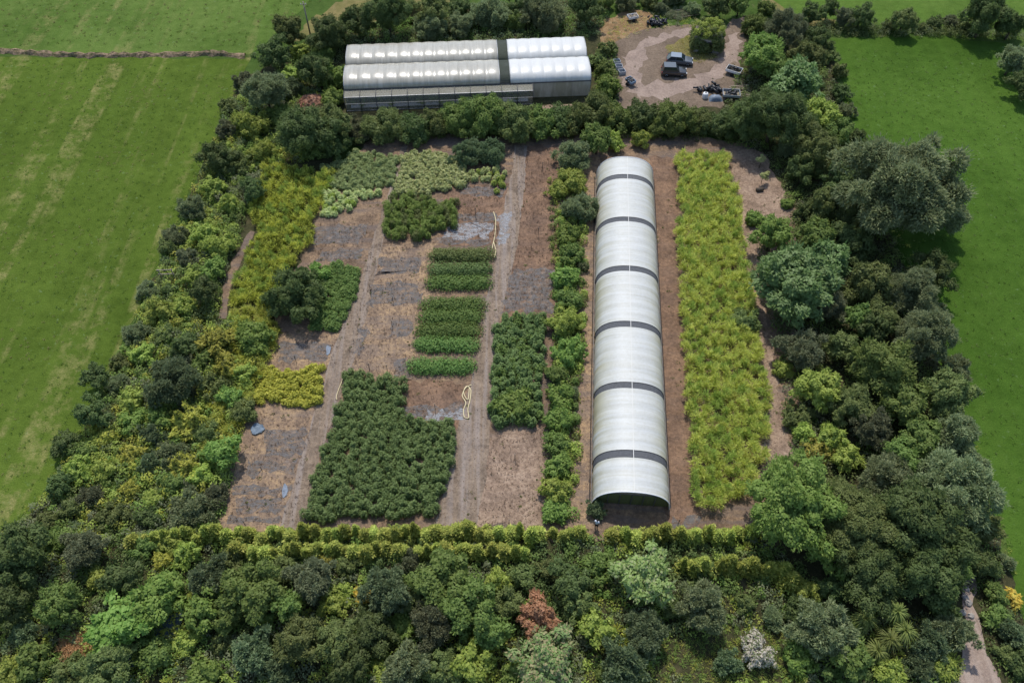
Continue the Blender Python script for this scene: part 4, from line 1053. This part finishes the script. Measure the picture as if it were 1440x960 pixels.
# ================================================================== vehicles
k = NT('car_glass'); M_glass = k.fin((.02, .03, .035), .08, .8); M_lampr = plain('lamp_red', (.35, .02, .015), .3); M_lampw = plain('lamp_clear', (.7, .72, .72), .2)
M_tyre = M_rubber; M_rim = plain('alloy', (.45, .46, .47), .35, .5, .8)
def paint(name, c, rough=.25):
    k = NT(name); v = k.coord(); f = k.noise(v, 4, 4); m = k.fin(k.mix(k.math('MULTIPLY', f, .15), c, (.25, .22, .18)), rough, .6); k.p.inputs['Coat Weight'].default_value = .5; return m
def car(px, py, rz, label, body_c, roof_c, L=4.5, W=1.85, H=1.68, suv=True, group='cars parked in the yard'):
    t = thing('parked_car', label, 'car', G(px, py), rz, group); pb = paint('car_paint', body_c); pr = paint('roof_paint', roof_c)
    hz = .95; nose = L / 2; xs = [-L / 2, -L / 2 + .12, -L * .25, 0, L * .18, L * .3, L / 2 - .15, L / 2]; tops = [hz * .82, hz, hz + .03, hz + .02, hz + .02, hz - .02, hz - .12, hz * .62]; wid = [.84, .95, 1, 1, 1, .98, .9, .8]
    mb = MB(); ring = []
    for x, z, w_ in zip(xs, tops, wid):
        h = W / 2 * w_; ring.append([(x, -h * .94, .26), (x, -h, .5), (x, -h * .97, z - .08), (x, -h * .86, z), (x, 0, z + .02), (x, h * .86, z), (x, h * .97, z - .08), (x, h, .5), (x, h * .94, .26), (x, 0, .22)])
    n = 10; mb.add([q for r in ring for q in r], [(i * n + j, (i + 1) * n + j, (i + 1) * n + (j + 1) % n, i * n + (j + 1) % n) for i in range(len(ring) - 1) for j in range(n)] + [tuple(range(n)), tuple((len(ring) - 1) * n + j for j in range(n))[::-1]])
    mb.obj('body', pb, t, True, .03)
    b0, b1 = -L / 2 + .12, L * .2; r0, r1 = b0 + (.22 if suv else .55), b1 - .72; w0, w1 = W / 2 * .93, W / 2 * .74      # cabin
    mb = MB(); mb.add([(b0, -w0, hz), (b1, -w0, hz), (b1, w0, hz), (b0, w0, hz), (r0, -w1, H - .06), (r1, -w1, H - .06), (r1, w1, H - .06), (r0, w1, H - .06)], [(4, 5, 6, 7), (0, 1, 5, 4), (1, 2, 6, 5), (2, 3, 7, 6), (3, 0, 4, 7)]); mb.obj('window_glass', M_glass, t)
    mb = MB(); mb.box(((r0 + r1) / 2, 0, H - .03), (r1 - r0 + .12, 2 * w1 + .08, .07)); mb.obj('roof_panel', pr, t, False, .03)
    mb = MB()
    for s in (-1, 1):
        for a, b in ((b0, r0), (b1, r1), ((b0 + b1) / 2 - .1, (r0 + r1) / 2)): mb.tube([(a, s * (w0 + .005), hz), (b, s * (w1 + .01), H - .05)], .045, 5)
    mb.obj('roof_pillars', pb, t)
    for s in (-1, 1):
        mb = MB(); mb.box((L / 2 - .1, s * W * .33, .68), (.14, .36, .16)); mb.obj('headlight', M_lampw, t); mb = MB(); mb.box((-L / 2 + .03, s * W * .4, .78), (.08, .16, .3)); mb.obj('tail_light', M_lampr, t)
        mb = MB(); mb.box((b1 - .25, s * (W / 2 + .06), 1.02), (.12, .2, .14)); mb.obj('wing_mirror', pb, t, False, .02)
        for x in (-L * .30, L * .31):
            wl = link('wheel', None, t); wl.location = (x, s * (W / 2 - .1), .34); mb = MB(); mb.lathe((0, 0, 0), [(.2, -.11), (.33, -.11), (.345, -.06), (.345, .06), (.33, .11), (.2, .11)], 18, 'Y'); mb.obj('tyre', M_tyre, wl, True); mb = MB(); mb.lathe((0, 0, 0), [(.05, -.10), (.21, -.115), (.21, .115), (.05, .10)], 12, 'Y'); mb.obj('rim', M_rim, wl, True)
    mb = MB(); mb.box((L / 2 - .02, 0, .42), (.12, W * .8, .2)); mb.obj('front_bumper', M_blk, t, False, .03); mb = MB(); mb.box((-L / 2 + .02, 0, .42), (.12, W * .8, .2)); mb.obj('rear_bumper', M_blk, t, False, .03)
    return t
car(947, 105, -.05, 'black off road car parked nearest the camera in the yard', (.012, .014, .016), (.07, .09, .105), 4.1, 1.85, 1.8)
car(955, 89, -.16, 'silver blue car parked close behind the black one', (.09, .11, .13), (.20, .25, .29), 4.3, 1.75, 1.5, False)
# small flatbed trailer, quad, blue trailer, scrap
def trailer(px, py, rz, label, mat, L=2.4, W=1.4, load=None):
    t = thing('trailer', label, 'trailer', G(px, py), rz); mb = MB(); mb.box((0, 0, .55), (L, W, .08))
    mb.obj('bed', M_timber, t); 
    for a, b, c, d in ((0, W / 2, L, .05), (0, -W / 2, L, .05), (-L / 2, 0, .05, W - .06), (L / 2, 0, .05, W - .06)):
        m = MB(); m.box((a, b, .78), (c, d, .38)); m.obj('side_board', mat, t)
    m = MB(); m.tube([(L / 2, -.4, .5), (L / 2 + 1.1, 0, .45), (L / 2, .4, .5)], .05, 6); m.obj('drawbar', M_dsteel, t)
    for s in (-1, 1):
        wl = MB(); wl.lathe((0, s * (W / 2 + .14), .3), [(.1, -.08), (.28, -.08), (.3, 0), (.28, .08), (.1, .08)], 14, 'Y'); wl.obj('wheel', M_tyre, t, True)
    if load:
        rg = random.Random(load); m = MB()
        for i in range(12): c = Vector((rg.uniform(-.35, .35) * L, rg.uniform(-.35, .35) * W, rg.uniform(.7, .95))); a = rg.uniform(0, PI); d = Vector((math.cos(a), math.sin(a), rg.uniform(-.3, .3))) * .35; m.tube([c - d, c + d], rg.uniform(.08, .2), 7)
        m.obj('load', M_blk if load % 2 else M_timber, t, True)
    return t
M_blue = plain('faded_blue', (.22, .33, .45), .5, .4); M_red = plain('red_plastic', (.4, .05, .04), .5)
trailer(886, 119, -1.0, 'pale blue small trailer at the yard edge near the greenhouse', M_blue, 1.5, 1.0, 3); trailer(1031, 104, -.5, 'white sided trailer half under the trees right of the cars', M_wh, 2.4, 1.5, 5)
trailer(1027, 137, -.1, 'grey box trailer in the scrap heap by the hedge', M_greyplastic, 2.6, 1.7, 7)
for i, (x, y, rz, lb) in enumerate(((867, 90, .2, 'topmost of the three grey crates at the left yard edge'), (870, 97, .1, 'middle one of the three grey crates at the left yard edge'), (874, 104, .3, 'lowest of the three grey crates at the left yard edge'))):
    t = thing('crate', lb, 'crate', G(x, y), rz, 'grey crates at the yard edge'); m = MB(); m.box((0, 0, .06), (1.1, .9, .08)); m.obj('base', M_greyplastic, t)
    for a, b, c, d in ((0, .44, 1.1, .05), (0, -.44, 1.1, .05), (.53, 0, .05, .82), (-.53, 0, .05, .82)): m = MB(); m.box((a, b, .38), (c, d, .55)); m.obj('side_panel', M_greyplastic, t)
def potpile(px, py, label, n, spread, seed, cat='pile of pots'):
    rg = random.Random(seed); t = thing('pot_pile', label, cat, G(px, py))
    for i in range(n):
        m = MB(); r = rg.uniform(.16, .3); L = rg.uniform(.4, 1.1); c = (rg.gauss(0, spread), rg.gauss(0, spread * .6), rg.uniform(.2, .7)); a = rg.uniform(0, PI); d = Vector((math.cos(a), math.sin(a), rg.uniform(-.2, .4))) * L / 2
        m.tube([Vector(c) - d, Vector(c) + d], r, 8, r * .8); m.obj('stacked_pots', M_blk, t, True)
potpile(922, 34, 'pile of black plastic pots at the top of the yard', 34, .85, 1); potpile(1000, 128, 'heap of black pots and trays left in the scrap corner', 30, .9, 2)
t = thing('water_tank', 'white plastic tank beside the black pots in the scrap corner', 'tank', G(991, 138)); m = MB(); m.lathe((0, 0, 0), [(.42, 0), (.45, .1), (.45, .75), (.38, .9), (.15, .98)], 16); m.obj('barrel', M_wh, t, True); m = MB(); m.lathe((0, 0, .98), [(.13, 0), (.13, .07)], 10); m.obj('lid', M_blk, t)
t = thing('tarpaulin_heap', 'grey blue tarpaulin over a low heap in the scrap corner', 'tarpaulin', G(1006, 140)); m = MB(); rg = random.Random(3)
hts = {}; m.grid(lambda i, j: ((i - .5) * 2.2, (j - .5) * 1.4, max(0.02, .75 * (1 - abs(2 * i - 1) ** 3) * (1 - abs(2 * j - 1) ** 3) + rg.uniform(-.07, .07))), 12, 8); m.obj('cover', plain('tarp', (.16, .20, .25), .5), t, True)
for i, (x, y, rz, L, lb) in enumerate(((1040, 126, .1, 3.0, 'pale timber rack lying furthest back in the scrap corner'), (1046, 138, -.2, 2.4, 'pile of pale planks at the right end of the scrap corner'))):
    t = thing('timber_pile', lb, 'timber pile', G(x, y), rz); rg = random.Random(i)
    for q in range(7): m = MB(); m.box((rg.uniform(-.2, .2), (q - 3) * .26, .1 + .12 * (q % 3)), (L, .14, .06), rg.uniform(-.12, .12)); m.obj('plank', M_timber, t)
t = thing('timber_pile', 'long poles stacked on the weedy bank above the yard', 'timber pile', G(962, 20), .25); rg = random.Random(5)
for q in range(9): m = MB(); y = (q - 4) * .3; m.tube([(-2.4, y + rg.uniform(-.3, .3), .15 + .1 * (q % 3)), (2.3, y + rg.uniform(-.3, .3), .2 + .1 * (q % 3))], .09, 6); m.obj('pole', M_timber, t, True)
trailer(889, 29, .3, 'white and grey box trailer among weeds behind the yard', M_wh, 1.7, 1.1, 4)
# ---- red soil heap, blue sheet, water, frame, stones, pole
m = MB(); rg = random.Random(8); sp = G(442, 148)
m.grid(lambda i, j: (sp.x + (i - .5) * 6.0, sp.y + (j - .5) * 4.5, max(-.05, 1.5 * max(0, 1 - (2 * i - 1) ** 2) * max(0, 1 - (2 * j - 1) ** 2) + rg.uniform(-.22, .22))), 26, 22)
tag(m.obj('soil_heap', soil_mat('red_soil', [(.16, .085, .05), (.33, .17, .11), (.42, .26, .18)], .6)), 'reddish brown heap of soil left of the twin greenhouse', 'soil heap')
def ragsheet(name, px, py, sx, sy, mat, label, cat, rz=0, amp=.1):
    q = G(px, py); rg = random.Random(int(px)); m = MB(); m.grid(lambda i, j: ((i - .5) * sx * (1 + .2 * math.sin(6 * j + px)), (j - .5) * sy * (1 + .2 * math.sin(5 * i)), .09 + rg.uniform(0, amp) + amp * math.sin(9 * i) * math.sin(8 * j)), 10, 8); o = m.obj(name, mat, None, True); o.location = (q.x, q.y, amp * .9); o.rotation_euler = (0, 0, rz); return tag(o, label, cat)
M_bsheet = plain('blue_sheet', (.16, .20, .24), .8, .1); M_gsheet = plain('grey_sheet', (.2, .23, .27), .8, .1)
ragsheet('plastic_sheet', 363, 604, 1.3, 1.2, M_bsheet, 'crumpled pale blue plastic sheet at the edge of the bare bed', 'plastic sheet')
ragsheet('plastic_sheet', 462, 493, .5, 1.2, M_gsheet, 'small pale blue scrap of plastic by the narrow path', 'plastic sheet', .1, .015); ragsheet('plastic_sheet', 401, 690, .5, 1.4, M_gsheet, 'small grey scrap of plastic beside the dark fabric strips', 'plastic sheet', .1, .015)
o = ragsheet('water_pool', 216, 902, 1.6, 6.0, plain('dull_water', (.12, .16, .20), .12, .6), 'strip of grey water glinting between the trees at lower left', 'water', -.75, .01)
t = thing('wooden_frame', 'pale wooden frame standing among the left thicket shrubs', 'frame', G(238, 392), .05)
for x in (-.8, .8):
    m = MB(); m.box((x, 0, .9), (.1, .1, 1.8)); m.obj('post', M_timber, t)
for z in (1.0, 1.75): m = MB(); m.box((0, -.08, z), (2.0, .07, .14)); m.obj('rail', M_timber, t)
t = thing('utility_pole', 'thin wooden utility pole rising from the trees at upper left', 'utility pole', G(438, 56)); m = MB(); m.tube([(0, 0, 0), (0, 0, 6.8)], .14, 8, .10); m.obj('pole', M_timber, t, True); m = MB(); m.box((0, -.12, 6.4), (1.1, .08, .1)); m.obj('crossarm', M_timber, t)
for i, x in enumerate((-.4, .4)): m = MB(); m.lathe((x, -.12, 6.46), [(.05, 0), (.06, .08), (.03, .16)], 8); m.obj('insulator', M_wh, t)
def stone(px, py, r, label, seed):
    rg = random.Random(seed); q = G(px, py); m = MB(); prof_ = [(r * .75, -.05), (r, r * .35), (r * .7, r * .75), (r * .2, r * .92)]; m.lathe((0, 0, 0), prof_, 9); m.v = [(x * rg.uniform(.8, 1.2), y * rg.uniform(.75, 1.15), z * rg.uniform(.85, 1.1)) for x, y, z in m.v]; o = m.obj('boulder', M_stone); o.location = q; o.rotation_euler = (0, 0, rg.uniform(0, 6)); return tag(o, label, 'boulder', 'stones across the head of the lane')
for i, (x, y, r, lb) in enumerate(((1353, 811, .62, 'pale boulder furthest up, where the lane meets the trees'), (1359, 828, .5, 'second boulder down from the trees at the lane head'), (1357, 840, .55, 'boulder in the middle of the line blocking the lane'), (1361, 848, .6, 'grey boulder just above the pair at the lane head'), (1353, 861, .55, 'left boulder of the pair across the lane'), (1365, 866, .5, 'right boulder of the pair across the lane'), (1346, 868, .42, 'small boulder at the left verge of the lane'), (1363, 899, .22, 'small loose stone further down the lane'))): stone(x, y, r * .62, lb, i)
t = thing('fallen_log', 'dark log lying on the bare strip below the saplings', 'log', G(1068, 269), .15); m = MB(); m.tube([(-.5, 0, .28), (.5, .05, .3)], .3, 10, .26); m.obj('bark', M_bark, t, True)
# ---- stakes with sprinkler heads, hoses
st0 = None
def stake(px, py, h, label):
    global st0
    p = G(px, py); t = thing('sprinkler_stake', label, 'stake', p, group='thin sprinkler stakes standing in the beds')
    if st0 is None:
        m = MB(); m.tube([(0, 0, 0), (0, 0, 1.0)], .035, 6); a = m.obj('post', M_blk, t, True); m = MB(); m.box((0, 0, 1.03), (.12, .05, .08)); b = m.obj('sprinkler_head', M_blk, t); st0 = (a, b)
    else:
        for q in st0: c = q.copy(); c.parent = t; COL.objects.link(c)
    t.scale = (1, 1, h); return t
for x, y, h, lb in ((417, 510, 1.3, 'beside the lime crop bed'), (369, 662, .9, 'in the left bed above the fabric strips'), (345, 738, .9, 'at the foot of the left bed'), (520, 520, 1.2, 'left of two above the big dark block'), (545, 522, 1.2, 'right of two above the big dark block'), (669, 306, 1.6, 'behind the pale fabric patch'),
    (654, 337, .9, 'before the pale fabric patch'), (553, 425, 1.0, 'at the upper middle of the straw bed'), (552, 460, 1.2, 'on the dark square of fabric'), (724, 646, 1.1, 'in the middle of the pinkish bed'), (716, 738, 1.2, 'at the near end of the pinkish bed'), (953, 738, 1.2, 'right of the open end of the tunnel'), (763, 240, 1.4, 'near the far end of the brown bed'), (741, 224, 1.4, 'at the head of the wider path'),
    (757, 330, 1.2, 'in the middle of the brown bed'), (700, 330, 1.0, 'along the wider path by the hose'), (612, 575, 1.0, 'in the brown bed beside the coiled hose'), (640, 258, 1.0, 'above the brown bed by the variegated block')): stake(x, y, h, 'thin dark sprinkler stake ' + lb)
M_hose = plain('cream_hose', (.62, .52, .30), .5, .4, 0, .1)
def hose(pts, label, r=.06):
    W = [G(x, y, .11 + .03 * (i % 2)) for i, (x, y) in enumerate(pts)]; P = []
    for i in range(len(W) - 1):
        p0, p1, p2, p3 = W[max(0, i - 1)], W[i], W[i + 1], W[min(len(W) - 1, i + 2)]
        for q in range(5):
            s = q / 5; P.append(.5 * ((2 * p1) + (p2 - p0) * s + (2 * p0 - 5 * p1 + 4 * p2 - p3) * s * s + (3 * p1 - p0 - 3 * p2 + p3) * s ** 3))
    P.append(W[-1]); m = MB(); m.tube(P, r, 6); return tag(m.obj('hose', M_hose, None, True), label, 'hose')
hose([(663, 541), (655, 545), (650, 556), (655, 566), (652, 576), (653, 586), (659, 587), (658, 575), (661, 562), (662, 548), (656, 543), (652, 552), (658, 562), (660, 545)], 'cream hose lying in loose loops beside the wider path')
hose([(694, 298), (697, 310), (696, 330), (693, 345), (691, 358), (695, 362), (697, 352), (694, 340)], 'cream hose stretched straight along the wider path')
hose([(483, 529), (480, 538), (476, 548), (473, 558), (474, 562)], 'short cream hose on the narrow path by the dark block', .05)
# ================================================================== the person
def skin_mesh(name, verts, edges, radii, mat, parent, sub=2, root=0):
    me = bpy.data.meshes.new(name); me.from_pydata(verts, edges, []); o = link(name, me, parent); sk = o.modifiers.new('skin', 'SKIN'); sk.use_smooth_shade = True
    if not me.skin_vertices: bpy.context.view_layer.objects.active = o
    lay = me.skin_vertices[0].data if me.skin_vertices else None
    if lay:
        for i, r in enumerate(radii): lay[i].radius = (r, r) if not isinstance(r, tuple) else r
        lay[root].use_root = True
    ss = o.modifiers.new('sub', 'SUBSURF'); ss.levels = sub; ss.render_levels = sub; me.materials.append(mat); return o
M_skin = plain('skin', (.50, .31, .23), .55, .4, 0, .06); M_shirt = plain('white_shirt', (.66, .70, .78), .8, .2, 0, .06); M_trou = plain('dark_trousers', (.02, .023, .03), .85, .2); M_hair = plain('dark_hair', (.02, .015, .012), .7, .3)
pt = thing('person', 'person in a white shirt and dark trousers by the open tunnel end', 'person', G(838, 741), 2.7)
bv = [(0, 0, .95), (0, 0, 1.15), (0, 0, 1.38), (0, 0, 1.50), (0, .01, 1.57), (0, .02, 1.67), (0, .02, 1.75)]; be = [(i, i + 1) for i in range(6)]; br = [.14, .13, .14, .06, .055, .085, .07]
bv.append((0, .13, 1.645)); be.append((5, 7)); br.append(.018)      # nose
for s in (-1, 1):
    o = len(bv); bv += [(s * .17, 0, 1.42), (s * .24, .0, 1.15), (s * .25, .10, .93), (s * .25, .13, .85)]; be += [(2, o), (o, o + 1), (o + 1, o + 2), (o + 2, o + 3)]; br += [.06, .045, .032, (.04, .018)]
    for f_, dx in enumerate((-.03, -.01, .01, .028)): q = len(bv); bv += [(s * .25 + dx, .145, .80), (s * .25 + dx, .155, .77 - (.01 if f_ in (1, 2) else 0))]; be += [(o + 3, q), (q, q + 1)]; br += [.009, .008]
    q = len(bv); bv += [(s * .21, .17, .85), (s * .20, .18, .82)]; be += [(o + 3, q), (q, q + 1)]; br += [.011, .009]
    o = len(bv); bv += [(s * .10, 0, .86), (s * .11, .02 * s, .48), (s * .11, -.02, .08), (s * .12, .13, .04)]; be += [(0, o), (o, o + 1), (o + 1, o + 2), (o + 2, o + 3)]; br += [.095, .06, .045, .04]
bodyo = skin_mesh('body', bv, be, br, M_skin, pt)
shv = [(0, 0, .90), (0, 0, 1.15), (0, 0, 1.38), (0, 0, 1.49)]; she = [(0, 1), (1, 2), (2, 3)]; shr = [.175, .165, .17, .08]
for s in (-1, 1): o = len(shv); shv += [(s * .18, 0, 1.43), (s * .235, 0, 1.2)]; she += [(2, o), (o, o + 1)]; shr += [.085, .075]
skin_mesh('shirt', shv, she, shr, M_shirt, pt)
trv = [(0, 0, .93)]; tre = []; trr = [.165]
for s in (-1, 1): o = len(trv); trv += [(s * .10, 0, .82), (s * .11, .02 * s, .48), (s * .11, -.02, .10)]; tre += [(0, o), (o, o + 1), (o + 1, o + 2)]; trr += [.115, .085, .07]
skin_mesh('trousers', trv, tre, trr, M_trou, pt)
m = MB(); m.lathe((0, 0, 1.62), [(.095, -.02), (.108, .05), (.105, .11), (.08, .17), (.03, .20)], 16); m.v = [(x, y * 1.1 - .005, z) for x, y, z in m.v]; m.v = [(x, min(y, .06), z) for x, y, z in m.v]; m.obj('hair', M_hair, pt, True)
for s in (-1, 1): m = MB(); m.lathe((s * .035, .098, 1.675), [(.004, -.01), (.012, 0), (.004, .01)], 8); m.obj('eye', M_blk, pt, True)
m = MB(); m.box((0, .1, 1.605), (.05, .01, .012)); m.obj('mouth', plain('lips', (.35, .13, .11), .5), pt)
